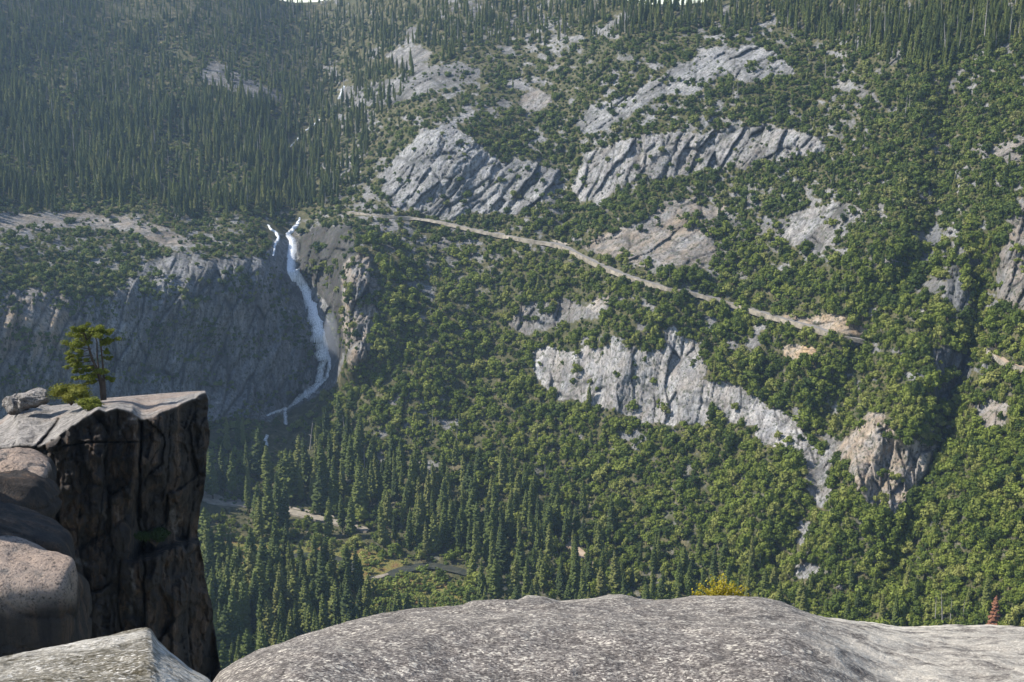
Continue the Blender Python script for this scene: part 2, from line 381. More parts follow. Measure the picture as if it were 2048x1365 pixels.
M = {}
M['terrain'] = make_terrain_mat()
M['oak'] = leaf_mat('oak_leaves', [(.1, (.045, .07, .014)), (.38, (.115, .148, .022)), (.62, (.172, .205, .034)), (.95, (.24, .24, .065))])
M['pine'] = leaf_mat('pine_needles', [(.1, (.05, .07, .022)), (.42, (.088, .114, .026)), (.72, (.135, .155, .038)), (1., (.18, .175, .055))])
M['brush'] = leaf_mat('brush_leaves', [(.1, (.04, .06, .016)), (.42, (.085, .12, .025)), (.7, (.14, .17, .036)), (.95, (.22, .21, .08))])
M['willow'] = leaf_mat('willow_leaves', [(.15, (.11, .15, .03)), (.45, (.18, .23, .045)), (.8, (.26, .28, .07))])
def plain(name, c, c2=None, sc=3.0, rough=.9):
    m, nt, b = mat_new(name); g = NG(nt)
    n = g.noise(g.pos(), sc, 4, .6)
    g.put(b.inputs['Base Color'], g.ramp(n, [(.35, c), (.65, c2 or tuple(x * 1.6 for x in c))])); b.inputs['Roughness'].default_value = rough
    g.put(b.inputs['Normal'], g.bump(n, .4, .3))
    return m
M['bark'] = plain('tree_bark', (.06, .045, .035))
M['snag'] = plain('weathered_dead_wood', (.22, .20, .18), (.36, .33, .30), .5)
M['red'] = plain('dry_red_needles', (.14, .06, .035), (.24, .11, .06), .8)
M['greybrush'] = plain('bare_grey_twigs', (.14, .13, .115), (.24, .22, .19), .8)
M['asphalt'] = plain('weathered_asphalt', (.16, .15, .14), (.24, .225, .205), .3)
M['wallstone'] = plain('road_edge_stone', (.16, .14, .11), (.36, .31, .24), .25)
M['dirt'] = plain('pale_dirt', (.30, .22, .15), (.44, .34, .25), .15)
M['river'] = plain('dark_river_water', (.03, .035, .03), (.06, .06, .045), .2, .35)
M['sand'] = plain('river_sand', (.20, .17, .135), (.32, .28, .22), .2)

def make_water():
    m, nt, b = mat_new('white_falling_water'); g = NG(nt); p = g.pos()
    n = g.noise(g.scale(p, (1.6, 1.6, .13)), 1., 6, .75)
    g.put(b.inputs['Base Color'], g.ramp(n, [(.3, (.62, .66, .7)), (.5, (.93, .94, .95))]))
    b.inputs['Roughness'].default_value = .6
    a = g.math('ADD', g.math('MULTIPLY', g.attr('core'), 1.0), g.math('MULTIPLY', g.math('SUBTRACT', n, .5), 3.6))
    al = g.node('ShaderNodeClamp'); g.put(al.inputs[0], a)
    g.put(b.inputs['Alpha'], al.outputs[0])
    return m
M['water'] = make_water()

def granite(name, dark, mid, light, lichen, grain=55., patch=.5, bump=.5, stain=None):
    """weathered granite at arm's length: crystals, lichen spots, broad patches"""
    m, nt, b = mat_new(name); g = NG(nt); p = g.pos()
    vc = g.node('ShaderNodeTexVoronoi'); g.put(vc.inputs['Vector'], p); vc.inputs['Scale'].default_value = grain * 1.6
    sx_ = g.node('ShaderNodeSeparateColor'); g.put(sx_.inputs[0], vc.outputs['Color']); gr = sx_.outputs[0]; grf = g.noise(p, grain * 1.3, 2, .6); gr2 = g.noise(p, grain * .3, 4, .7); pt = g.noise(p, patch, 5, .6); pt2 = g.noise(p, patch * 4, 4, .6, .6)
    col = g.ramp(g.math('ADD', g.math('MULTIPLY', gr, .32), g.math('ADD', g.math('MULTIPLY', grf, .25), g.math('MULTIPLY', gr2, .43))), [(.33, dark), (.47, mid), (.60, light), (.68, lichen)])
    col = g.mix(g.ramp(pt2, [(.35, .5), (.55, 0.)]), col, dark + (1,))
    v = g.node('ShaderNodeTexVoronoi'); g.put(v.inputs['Vector'], p); v.inputs['Scale'].default_value = grain * .28
    sp = g.math('MULTIPLY', g.ramp(v.outputs['Distance'], [(.12, 1.), (.26, 0.)]), g.ramp(g.noise(p, grain * .1, 2), [(.5, 0.), (.6, .8)]))
    col = g.mix(sp, col, lichen + (1,))
    pits = g.noise(p, 3.2, 5, .7)
    col = g.mix(g.ramp(pits, [(.30, .75), (.38, 0.)]), col, dark + (1,))
    col = g.mix(g.ramp(g.noise(p, 5.5, 4, .7), [(.66, 0.), (.71, .8)]), col, lichen + (1,))
    lp = g.math('MULTIPLY', g.attr('lichen'), g.ramp(g.math('ADD', pt2, g.math('MULTIPLY', gr2, .35)), [(.5, 0.), (.72, 1.)]))
    col = g.mix(lp, col, lichen + (1,))
    g.put(b.inputs['Base Color'], col)
    h = g.math('ADD', g.math('MULTIPLY', grf, .3), g.math('ADD', g.math('MULTIPLY', gr2, .6), g.math('MULTIPLY', pt2, 1.1)))
    g.put(b.inputs['Normal'], g.bump(h, bump, .06 * 55 / grain))
    return m
M['fore'] = granite('foreground_granite', (.055, .048, .043), (.125, .108, .096), (.24, .213, .187), (.50, .455, .38), 62., 1.4, .4)
M['fore2'] = granite('lichened_granite', (.03, .024, .012), (.085, .07, .042), (.20, .18, .145), (.5, .47, .42), 60., 2.6, .5)

def make_pillar_mat():
    m, nt, b = mat_new('shade_painted_granite'); g = NG(nt); p = g.pos()
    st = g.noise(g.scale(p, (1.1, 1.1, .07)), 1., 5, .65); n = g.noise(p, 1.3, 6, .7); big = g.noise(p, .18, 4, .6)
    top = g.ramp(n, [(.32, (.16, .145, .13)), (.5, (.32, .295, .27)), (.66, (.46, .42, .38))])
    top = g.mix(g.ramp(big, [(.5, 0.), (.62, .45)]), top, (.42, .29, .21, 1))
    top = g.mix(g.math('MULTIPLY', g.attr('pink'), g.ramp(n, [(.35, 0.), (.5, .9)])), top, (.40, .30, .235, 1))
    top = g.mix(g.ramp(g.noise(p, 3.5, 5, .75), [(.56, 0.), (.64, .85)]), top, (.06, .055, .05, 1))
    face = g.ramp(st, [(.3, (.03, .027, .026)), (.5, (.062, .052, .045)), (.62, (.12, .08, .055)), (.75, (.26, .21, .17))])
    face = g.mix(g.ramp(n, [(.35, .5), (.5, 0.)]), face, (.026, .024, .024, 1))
    col = g.mix(g.attr('top'), face, top)  # dark face, pale top: shade and sun painted into the colour, over brown streaks
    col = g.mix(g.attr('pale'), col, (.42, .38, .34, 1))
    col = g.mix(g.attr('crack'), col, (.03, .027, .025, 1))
    g.put(b.inputs['Base Color'], col)
    f9 = g.noise(p, 9., 5, .75)
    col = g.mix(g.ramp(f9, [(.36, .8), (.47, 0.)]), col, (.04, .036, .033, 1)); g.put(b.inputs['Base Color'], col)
    g.put(b.inputs['Normal'], g.bump(g.math('ADD', g.math('ADD', n, g.math('MULTIPLY', f9, .35)), g.math('MULTIPLY', st, 1.1)), 1.0, .45))
    return m
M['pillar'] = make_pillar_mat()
M['boulder'] = granite('boulder_granite', (.10, .085, .075), (.24, .21, .185), (.38, .345, .31), (.50, .34, .25), 6., .35, .8)

# ------------------------------------------------------------------ terrain
def axis(lo, a, b, hi, st, co):
    return np.r_[np.arange(lo, a, co), np.arange(a, b, st), np.arange(b, hi + 1, co)]
xs = axis(-600, -30, 2080, 2600, 2.4, 15.)
ts = np.r_[np.linspace(0, 1, 575)]
XX = np.repeat(xs[None], len(ts), 0)
ys0 = pline(SKY_LINE, xs)
YY = ys0[None] + (1370 - ys0[None]) * ts[:, None]
low = 1370 + np.array([10, 25, 45, 80, 130, 200, 320, 500, 800, 1200])
XX = np.r_[XX, np.repeat(xs[None], len(low), 0)]; YY = np.r_[YY, np.repeat(low[:, None], len(xs), 1)]
DD, RID, SOFT, FL = depth(XX, YY, True)
V = at(XX, YY, DD)
# the far side of the ridge falls away
top = V[0]; out = top.copy(); out[:, 2] = 0; out /= np.linalg.norm(out, axis=1)[:, None]
back = []
for q, dz in ((900, -330), (400, -110), (160, -30), (60, -6), (20, -1)):
    r_ = top + out * q; r_[:, 2] += dz + 6 * fbm(xs / 40., q * np.ones_like(xs), 2, 4); back.append(r_)
nb = len(back)
V = np.concatenate([np.array(back), V]); nr, nc = V.shape[:2]
def pad(a, v=0.): return np.concatenate([np.full((nb, nc), v), a])
RIDp = pad(RID, -1).astype(int); SOFTp = pad(SOFT)
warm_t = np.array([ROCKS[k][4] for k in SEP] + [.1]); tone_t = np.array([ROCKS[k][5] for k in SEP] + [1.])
# bare rock showing between the plants
def LOOSE(x, y):
    n = fbm(x / 34. + y / 90., y / 22. - x / 120., 4, 301) + .35 * fbm(x / 160., y / 120., 2, 305)
    n2 = fbm(x / 13. + y / 40., y / 9. - x / 50., 3, 307) + .5 * fbm(x / 90., y / 70., 2, 309)
    up = (1 - sm(470, 620, y)) * (x > 640) + (x <= 640) * sm(420, 440, y) * (1 - sm(520, 560, y))
    return np.maximum(sm(.39, .5, n) * (1 - .6 * sm(900, 1000, y)) * (x > 690), sm(.33, .45, n2 - .12 * (1 - up)) * (.35 + .65 * up) * ((x > 690) | (up > 0)))
loose = LOOSE(XX, YY)
ROCKA = pad((RID >= 0) * 1.0); ROCKA = np.maximum(ROCKA, pad(loose))
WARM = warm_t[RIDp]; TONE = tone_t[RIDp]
WARM = WARM + .8 * np.exp(-(((pad(XX) - 60) / 120) ** 2 + ((pad(YY) - 650) / 60) ** 2)) * (RIDp >= 0)
mead_poly = [(405, 1075), (560, 1080), (690, 1085), (800, 1120), (960, 1180), (960, 1260), (740, 1240), (600, 1150), (405, 1160)]
MEAD = pad(sm(-10, 15, sdist(mead_poly, *warp(XX, YY))))
ROCKA = ROCKA * (1 - MEAD)
TV = V.reshape(-1, 3); TF = grid_faces(nr, nc)
AT = dict(crack=SOFTp.ravel(), rock=ROCKA.ravel(), warm=WARM.ravel(), tone=TONE.ravel(), meadow=MEAD.ravel())
frid = RIDp.ravel()[TF].max(1)
def submesh(name, sel):
    f = TF[sel]; u, inv = np.unique(f, return_inverse=True)
    return mesh_np(name, TV[u], inv.reshape(f.shape), {k: a[u] for k, a in AT.items()}, True)
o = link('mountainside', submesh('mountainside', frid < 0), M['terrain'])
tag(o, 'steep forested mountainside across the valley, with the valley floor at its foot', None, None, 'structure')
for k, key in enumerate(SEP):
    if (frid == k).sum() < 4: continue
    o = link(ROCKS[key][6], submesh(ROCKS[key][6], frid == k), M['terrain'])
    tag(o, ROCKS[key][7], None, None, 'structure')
# level ground reaching far out below everything
gx = np.linspace(-3000, 3000, 41)
GX, GY = np.meshgrid(gx, gx)
gm = mesh_np('ground', np.stack([GX, GY, np.full_like(GX, -372.) + 3 * fbm(GX / 300, GY / 300, 2, 8)], -1).reshape(-1, 3), grid_faces(41, 41), dict(crack=GX * 0, rock=GX * 0, warm=GX * 0, tone=GX * 0 + 1, meadow=GX * 0))
tag(link('ground', gm, M['terrain']), 'distant low ground', None, None, 'structure')

# ------------------------------------------------------------------ ribbons: road, river, water
def resample(pts, n):
    p = np.array(pts, float); s = np.r_[0, np.cumsum(np.hypot(*(p[1:, :2] - p[:-1, :2]).T))]
    t = np.linspace(0, s[-1], n)
    # smooth by Catmull like averaging
    q = np.stack([np.interp(t, s, p[:, i]) for i in range(p.shape[1])], 1)
    for _ in range(3): q[1:-1] = (q[:-2] + 2 * q[1:-1] + q[2:]) / 4
    return q

def smooth1(a, k):
    ker = np.ones(k) / k; return np.convolve(np.pad(a, (k // 2, k - 1 - k // 2), 'edge'), ker, 'valid')

def road(name, pts, width, wall, label, mats, lift=.8):
    q = resample(pts, 240); d = depth(q[:, 0], q[:, 1]); d = smooth1(d, 13)
    c = at(q[:, 0], q[:, 1], d); c[:, 2] = smooth1(c[:, 2], 25) + lift
    # keep the bearing, follow the smoothed level
    t = np.gradient(c, axis=0); t[:, 2] = 0; t /= np.linalg.norm(t, axis=1)[:, None]
    nrm = np.stack([t[:, 1], -t[:, 0], np.zeros(len(t))], 1)
    flip = nrm[:, 1] > 0; nrm[flip] *= -1                      # toward the valley
    w = width / 2
    prof = [(-w - 1.0, 1.2, 1), (-w, .05, 1), (-w, 0, 0), (w, 0, 0), (w, .25, 1), (w + .4, .25, 1), (w + .5 + wall * .15, -wall, 1)]
    rows = [c + nrm * a + np.array([0, 0, b]) for a, b, _ in prof]
    k_ = np.arange(len(c)); o6 = .8 * fbm(k_ / 5., k_ * 0. + 3, 3, 41) + .6 * fbm(k_ / 30., k_ * 0. + 7, 2, 42)
    rows[-1] = rows[-1] + nrm * o6[:, None] * 1.2 + np.array([0, 0, 1.0]) * o6[:, None] * wall * .6; rows[0] = rows[0] - nrm * np.abs(o6[:, None]) * 1.5 + np.array([0, 0, 1.]) * o6[:, None]
    v = np.stack(rows).reshape(-1, 3)
    f = grid_faces(len(prof), len(c))
    me = mesh_np(name, v, f, None, False)
    me.materials.append(mats[0]); me.materials.append(mats[1])
    mi = np.ones(len(f), np.int32); n1 = len(c) - 1; mi[2 * n1:3 * n1] = 0
    me.polygons.foreach_set('material_index', mi)
    o = link(name, me); tag(o, label, None, None, 'structure'); return q

ROAD = [(700, 425), (740, 428), (800, 434), (860, 441), (915, 449), (960, 464), (1020, 473), (1080, 482), (1130, 494), (1165, 508), (1200, 530), (1245, 548), (1300, 566), (1370, 582), (1440, 600), (1500, 618), (1560, 636), (1620, 652), (1680, 668), (1728, 684)]
rq = road('road', ROAD, 8.0, 2.6, 'pale mountain road cut across the slope above the oaks', (M['asphalt'], M['wallstone']))
ROAD2 = [(380, 985), (412, 998), (440, 1005), (500, 1011), (560, 1020), (610, 1030), (680, 1046), (740, 1060)]
road('valley_road', ROAD2, 10, 2, 'lighter road on the valley floor behind the pines', (M['sand'], M['sand']), .4)
PATH = [(1125, 1075), (1145, 1090), (1165, 1105), (1180, 1125), (1190, 1145)]
road('dirt_path', PATH, 7, 2, 'short pinkish dirt path on the lower slope', (M['dirt'], M['dirt']), .5)
ROAD3 = [(1985, 700), (2020, 728), (2060, 738), (2130, 745)]
road('road', ROAD3, 7, 2.5, 'short piece of the road at the right edge beyond the gully', (M['dirt'], M['wallstone']), .6)

def flat_ribbon(name, pts, width, mat, label, lift=.3):
    q = resample(pts, 80); d = depth(q[:, 0], q[:, 1]); c = at(q[:, 0], q[:, 1], smooth1(d, 9)); c[:, 2] = smooth1(c[:, 2], 15) + lift
    t = np.gradient(c, axis=0); t[:, 2] = 0; t /= np.linalg.norm(t, axis=1)[:, None]
    nrm = np.stack([t[:, 1], -t[:, 0], np.zeros(len(t))], 1)
    w = width * q[:, 2] if q.shape[1] > 2 else width
    v = np.stack([c - nrm * w[:, None] / 2, c - nrm * w[:, None] * .2 + [0, 0, .2], c + nrm * w[:, None] * .2 + [0, 0, .2], c + nrm * w[:, None] / 2]).reshape(-1, 3)
    o = link(name, mesh_np(name, v, grid_faces(4, len(c))), mat); return tag(o, label, None, None, 'structure')
RIVER = [(400, 1125, 1.), (450, 1138, 1.1), (500, 1132, 1), (560, 1120, .9), (640, 1108, .9), (700, 1130, .9), (722, 1160, 1.), (760, 1158, 1), (800, 1142, 1), (860, 1130, 1), (960, 1150, 1.), (1040, 1190, 1), (1100, 1230, 1)]
flat_ribbon('river', RIVER, 11, M['river'], 'dark river winding over the valley floor')
flat_ribbon('sand_bar', [(745, 1160, .6), (760, 1155, 1), (776, 1150, .5)], 5, M['sand'], 'small pale sand bar in the river bend', .7)

def water(name, pts, label, cat, seed=0, lift=2.0):
    """a strand of falling water: rounded sheet with a solid core and torn edges"""
    q = resample(pts, 70); n = len(q)
    cx = q[:, 0] + 1.5 * fbm(np.arange(n) / 4., np.zeros(n) + seed, 2, seed); cy = q[:, 1]
    t = np.gradient(np.stack([cx, cy], 1), axis=0); t /= np.linalg.norm(t, axis=1)[:, None]
    nx, ny = -t[:, 1], t[:, 0]
    d = smooth1(depth(cx, cy), 5)
    rows = []; core = []
    for a in np.linspace(-1, 1, 9):
        wv = q[:, 2] * pline([(430, .6), (540, .75), (640, .95), (720, .95), (900, .8)], cy) * (1 + .35 * fbm(np.arange(n) / 3. + 9, np.full(n, a * 2), 2, seed + 3))
        bul = lift * (1 - a * a)
        X = cx + nx * wv * a; Y = cy + ny * wv * a
        rows.append(at(X, Y, d - lift * .7 - bul)); core.append(np.full(n, 1.0 - .75 * abs(a) ** 1.5) * pline([(430, 1.), (500, 1.), (715, .95), (730, .8), (840, .6), (900, .6)], cy))
    # the back of the sheet, so it has thickness
    for a in np.linspace(1, -1, 5)[0:]:
        X = cx + nx * q[:, 2] * .5 * a; Y = cy + ny * q[:, 2] * .5 * a
        rows.append(at(X, Y, d + .5)); core.append(np.full(n, .2))
    v = np.stack(rows).reshape(-1, 3)
    me = mesh_np(name, v, grid_faces(len(rows), n), dict(core=np.stack(core).ravel()))
    return link(name, me, M['water'])
wf = bpy.data.objects.new('waterfall', None); COL.objects.link(wf)
wf.location = tuple(at(np.array([655.]), np.array([715.]), depth(np.array([655.]), np.array([715.])))[0])
tag(wf, 'white waterfall plunging down the shaded gorge', None, None, 'structure')
strands = [
 ('main_fall', [(574, 470, 8), (584, 482, 12), (583, 500, 14), (579, 525, 15), (578, 545, 24), (588, 556, 26), (602, 568, 17), (612, 585, 16), (624, 610, 18), (635, 635, 19), (643, 660, 21), (650, 685, 23), (655, 705, 26), (657, 718, 26)]),
 ('upper_strand', [(600, 435, 4), (595, 450, 6), (582, 465, 7), (573, 472, 8)]),
 ('side_strand', [(535, 450, 3), (542, 460, 5), (552, 466, 6), (556, 478, 6), (549, 492, 4), (546, 512, 3)]),
 ('cascade', [(655, 715, 12), (648, 730, 9), (640, 742, 10), (643, 756, 12), (632, 775, 11), (618, 788, 13), (600, 800, 11), (585, 812, 6), (560, 822, 4), (532, 832, 3)]),
 ('cascade', [(660, 715, 7), (660, 735, 6), (655, 755, 6), (640, 770, 5), (625, 784, 6)]),
 ('cascade', [(572, 816, 3), (570, 832, 5), (572, 850, 4)]),
 ('cascade', [(535, 870, 4), (530, 880, 5), (534, 892, 3)]),
 ('side_strand', [(572, 470, 3), (586, 455, 3), (598, 447, 3)]),
]
for i, (nm, pts) in enumerate(strands):
    o = water(nm, pts, '', '', 11 * i + 3, 2.2 if i == 0 else 1.4); o.parent = wf; o.matrix_parent_inverse = wf.matrix_world.inverted() if False else o.matrix_parent_inverse
    o.location = -wf.location
up = None
ups = [[(690, 172, 6), (686, 182, 8), (684, 192, 8), (676, 200, 4)], [(640, 240, 3), (628, 250, 4), (612, 262, 4)], [(600, 274, 3), (590, 285, 3), (578, 296, 2)]]
for i, pts in enumerate(ups):
    o = water('mountain_stream', pts, '', '', 70 + i, 1.5)
    tag(o, ['white splash of the stream high in the forest', 'thin white thread of the stream below the high splash', 'lowest glint of the forest stream above the falls'][i], None, None, 'structure')

# ------------------------------------------------------------------ plants
class MB:
    def __init__(s): s.v = []; s.f3 = []; s.f4 = []; s.n = 0
    def add(s, v, f):
        v = np.asarray(v, float); f = np.asarray(f) + s.n
        s.v.append(v); (s.f3 if f.shape[1] == 3 else s.f4).append(f); s.n += len(v)
    def tube(s, pts, rad, k=6, cap=True):
        pts = np.asarray(pts, float); rad = np.asarray(rad, float); n = len(pts)
        t = np.gradient(pts, axis=0); t /= np.linalg.norm(t, axis=1)[:, None] + 1e-9
        a = np.cross(t, [0.3, 1, .1]); a /= np.linalg.norm(a, axis=1)[:, None] + 1e-9; b = np.cross(t, a)
        th = np.linspace(0, 2 * np.pi, k, endpoint=False)
        v = pts[:, None] + (a[:, None] * np.cos(th)[None, :, None] + b[:, None] * np.sin(th)[None, :, None]) * rad[:, None, None]
        f = [[i * k + j, i * k + (j + 1) % k, (i + 1) * k + (j + 1) % k, (i + 1) * k + j] for i in range(n - 1) for j in range(k)]
        s.add(v.reshape(-1, 3), f)
    def mesh(s, name, smooth=False):
        v = np.concatenate(s.v); fs = []
        if s.f3: fs.append(np.concatenate(s.f3))
        if s.f4: fs.append(np.concatenate(s.f4))
        return mesh_np(name, v, fs, None, smooth)

def ico(sub):
    import bmesh
    bm = bmesh.new(); bmesh.ops.create_icosphere(bm, subdivisions=sub, radius=1.0)
    v = np.array([x.co[:] for x in bm.verts]); f = np.array([[q.index for q in x.verts] for x in bm.faces]); bm.free(); return v, f
ICO1 = ico(1); ICO2 = ico(2)

def leaf_cards(mb, centers, normals, size, rs, jit=.5):
    n = len(centers)
    nn = normals + rs.normal(0, jit, (n, 3)); nn /= np.linalg.norm(nn, axis=1)[:, None]
    a = np.cross(nn, rs.normal(0, 1, (n, 3))); a /= np.linalg.norm(a, axis=1)[:, None]; b = np.cross(nn, a)
    s_ = size * rs.uniform(.6, 1.4, n)[:, None]
    v = np.stack([centers - a * s_ - b * s_ * .6, centers + a * s_ * .9 - b * s_ * .5, centers + a * s_ * .4 + b * s_, centers - a * s_ * .7 + b * s_ * .7], 1).reshape(-1, 3)
    mb.add(v, np.arange(4 * n).reshape(n, 4))

def oak_mesh(seed, flat=.75, blobs=11, cards=26):
    """crown of unit diameter on a short trunk, made of leaf clumps"""
    rs = np.random.RandomState(seed); mb = MB()
    for i in range(blobs):
        a = rs.uniform(0, 6.28); rr = rs.uniform(.0, .42) if i else 0
        c = np.array([rr * math.cos(a), rr * math.sin(a), flat * rs.uniform(.28, .78) - rr * .45 + .05])
        r = rs.uniform(.10, .25)
        v, f = ICO1
        vv = v * r * .8 * rs.uniform(.7, 1.15, (len(v), 1)) * [1, 1, .85] + c
        mb.add(vv, f)
        d = rs.normal(0, 1, (cards, 3)); d[:, 2] = np.abs(d[:, 2]) * .9 - .25; d /= np.linalg.norm(d, axis=1)[:, None]
        leaf_cards(mb, c + d * r * rs.uniform(.8, 1.1, (cards, 1)), d, r * .26, rs, .45)
    me = None
    nleaf4 = sum(len(x) for x in mb.f4); nleaf3 = sum(len(x) for x in mb.f3)
    mb2 = mb
    mb2.tube([[0, 0, -.12], [.01, 0, .15], [.03, .02, .4]], [.045, .035, .02], 5)
    mb2.tube([[0, 0, .12], [-.12, .05, .35]], [.025, .012], 4)
    me = mb2.mesh('oak_tree')
    me.materials.append(M['oak']); me.materials.append(M['bark'])
    tot = len(me.polygons); mi = np.zeros(tot, np.int32); mi[nleaf3 + nleaf4:] = 1
    me.polygons.foreach_set('material_index', mi)
    return me

def pine_crown(seed, tiers=20, spread=.125, base=.12, droop=.35, ragged=.25):
    """needle boughs of a conifer one unit tall"""
    rs = np.random.RandomState(seed); mb = MB()
    v, f = ico(1)
    for t in np.linspace(0, 1, tiers) ** .95:
        z = base + (1 - base) * t * .97
        R0 = spread * (1 - t) ** .52 * (1.0 - .5 * max(0, .12 - t) / .12) + .006
        k = int(9 - 4 * t)
        a0 = rs.uniform(0, 6.28)
        for j in range(k):
            a = a0 + j * 6.283 / k + rs.uniform(-.35, .35)
            L = R0 * rs.uniform(1 - ragged, 1 + ragged * .8)
            if rs.rand() < .06: continue
            dx, dy = math.cos(a), math.sin(a); up_ = rs.uniform(-.1, .12)
            p0 = np.array([0, 0, z]); p1 = np.array([dx * L * .55, dy * L * .55, z - L * droop * .35 + up_ * L]); p2 = np.array([dx * L, dy * L, z - L * droop * (1 - t * .6) + up_ * L])
            side = np.array([-dy, dx, 0]); w = L * .36 + .004; up3 = np.array([0, 0, 1.])
            vv = [p0, p1 + side * w - up3 * w * .45, p1 + up3 * w * .25, p1 - side * w - up3 * w * .45, p2 + up3*.002, p1 + side * w * .6 - up3 * w * 1.0 + np.array([dx, dy, 0]) * L * .2, p1 - side * w * .6 - up3 * w * 1.0 + np.array([dx, dy, 0]) * L * .2]
            mb.add(vv, [[0, 1, 2], [0, 2, 3], [1, 4, 2], [2, 4, 3], [1, 5, 4], [3, 4, 6]])
    # dense core so the crown reads solid
    zz = np.linspace(base + .02, .97, 9)
    mb.tube([[0, 0, z] for z in zz], [spread * .42 * (1 - (z - base) / (1 - base)) ** .7 + .004 for z in zz], 6)
    return mb.mesh('crown')

def trunk_mesh(h=1.0, r=.013, name='trunk'):
    mb = MB(); mb.tube([[0, 0, -.04], [0, 0, .1], [0.002, 0, .5 * h], [0, 0.002, .96 * h]], [r * 1.2, r, r * .6, r * .15], 7)
    return mb.mesh(name, True)

def snag_mesh(seed, limbs=14, r=.012):
    rs = np.random.RandomState(seed); mb = MB()
    lean = rs.uniform(-.05, .05, 2)
    mb.tube([[0, 0, -.04], [lean[0] * .3, lean[1] * .3, .4], [lean[0], lean[1], 1]], [r * 1.3, r, r * .2], 5)
    for i in range(limbs):
        z = rs.uniform(.25, .95); a = rs.uniform(0, 6.28); L = rs.uniform(.03, .11) * (1.15 - z)* 1.4
        p = np.array([lean[0] * z, lean[1] * z, z])
        mb.tube([p, p + [math.cos(a) * L, math.sin(a) * L, L * rs.uniform(-.2, .5)]], [r * .35, r * .1], 3)
    me = mb.mesh('dead_tree'); me.materials.append(M['snag']); return me

oaks = [oak_mesh(100 + i) for i in range(5)]
brushes = []
for i in range(3):
    m_ = oak_mesh(200 + i, .55, 7, 16); m_.materials[0] = M['brush']; brushes.append(m_)
willows = []
for i in range(2):
    m_ = oak_mesh(230 + i, .9, 9, 22); m_.materials[0] = M['willow']; willows.append(m_)
pines = [pine_crown(300 + i, 22, [.135, .16, .12, .15][i], [.10, .06, .14, .2][i]) for i in range(4)]
for m_ in pines: m_.materials.append(M['pine'])
red_crown = pine_crown(333, 18, .15, .05, .5, .4); red_crown.materials.append(M['red'])
trunk = trunk_mesh(); trunk.materials.append(M['bark'])
snags = [snag_mesh(400 + i, [6, 14, 20][i]) for i in range(3)]

# cover and kind of plants over the slope -------------------------------------------------
COVER = np.array([ROCKS[k][1] for k in SEP] + [1.0])
def cover(x, y):
    wx, wy = warp(x, y)
    rid = np.full(x.shape, -1)
    for k, key in enumerate(SEP):
        rid[sdist(ROCKS[key][0], wx, wy) > 0] = k
    c = COVER[rid]
    c = c * (1 - .8 * LOOSE(x, y))
    led = fbm(x / 38. + y / 60., y / 16. - x / 70., 3, 333)
    c = np.where(rid >= 0, np.clip(c * 3.4 * sm(.0, .35, led) + c * .25, 0, .95), c)
    for pts, w_up, w_dn in ((ROAD, 2.5, 7.5), (ROAD2, 2, 10), (PATH, 5, 9), (ROAD3, 3, 9)):
        dd, sd, pr = ldist(pts, x, y)
        c = np.where((dd < np.where(sd > 0, w_dn, w_up)) & (pr > .001) & (pr < .999), 0, c)
    for nm, pts in strands:
        dd, sd, pr = ldist([p[:2] for p in pts], x, y - 3); c = np.where(dd < 15, 0, c)
    for pts in ups:
        dd, sd, pr = ldist([p[:2] for p in pts], x, y); c = np.where(dd < 10, 0, c)
    dd, sd, pr = ldist([p[:2] for p in RIVER], x, y); c = np.where(dd < 9, 0, c)
    mead = sdist(mead_poly, wx, wy) > 0
    return c, rid, mead

def pine_zone(x, y):
    """probability that a plant here is a conifer"""
    top_y = pline([(-600, 440), (0, 415), (300, 418), (450, 432), (560, 440), (700, 400), (760, 250), (850, 120), (1000, 90), (1150, 88), (1300, 60), (1500, 60), (1600, 75), (1700, 110), (1850, 150), (1950, 120), (2100, 100), (2600, 60)], x)
    p = 1 - sm(-18, 18, y - top_y + 26 * fbm(x / 60., y / 60., 3, 501))
    p = p * (1 - .75 * sm(.1, .45, fbm(x / 70., y / 50., 3, 511)) * (y > 90) * (x < 700))
    vy = pline([(-600, 880), (400, 850), (460, 850), (560, 860), (700, 900), (900, 950), (1050, 985), (1200, 1060), (1350, 1130), (1500, 1150), (2100, 1190)], x)
    q = sm(-25, 35, y - vy + 30 * fbm(x / 70., y / 70., 3, 521)) * pline([(400, .95), (1000, .85), (1150, .7), (1300, .45), (1600, .3), (2100, .12)], x)
    return p, q

def jitter(x0, x1, y0, y1, sx, sy, rs):
    gx, gy = np.meshgrid(np.arange(x0, x1, sx), np.arange(y0, y1, sy))
    gx = gx + (np.arange(gx.shape[0]) % 2)[:, None] * sx * .5
    return (gx + rs.uniform(-.48, .48, gx.shape) * sx).ravel(), (gy + rs.uniform(-.48, .48, gx.shape) * sy).ravel()

rs = np.random.RandomState(5)
def above(x, y): return y > pline(SKY_LINE, x) + 1
ALL = {k: [] for k in ('oak', 'brush', 'pine', 'willow')}
# oaks of the middle and lower slopes
x, y = jitter(-200, 2300, 380, 1345, 15.5, 11.5, rs)
c, rid, mead = cover(x, y - 8); c = c * (cover(x, y)[0] > .02); pt, pv = pine_zone(x, y)
big = sm(430, 520, y) * (x > 560) + sm(820, 870, y) * (x <= 560)
keep = (rs.rand(len(x)) < c * .97) & (rs.rand(len(x)) < big) & (rs.rand(len(x)) > np.maximum(pt, pv * .62)) & ~mead & (rid < 0)
# a few grow on ledges of the rocks
keep |= (rs.rand(len(x)) < c * .75) & (rid >= 0) & (y > 450) & (x > 600)
ALL['oak'].append(np.stack([x, y, 4.6 + 8.2 * rs.rand(len(x)) ** 1.4 * (1 + .25 * fbm(x / 50, y / 50, 2, 91))], 1)[keep])
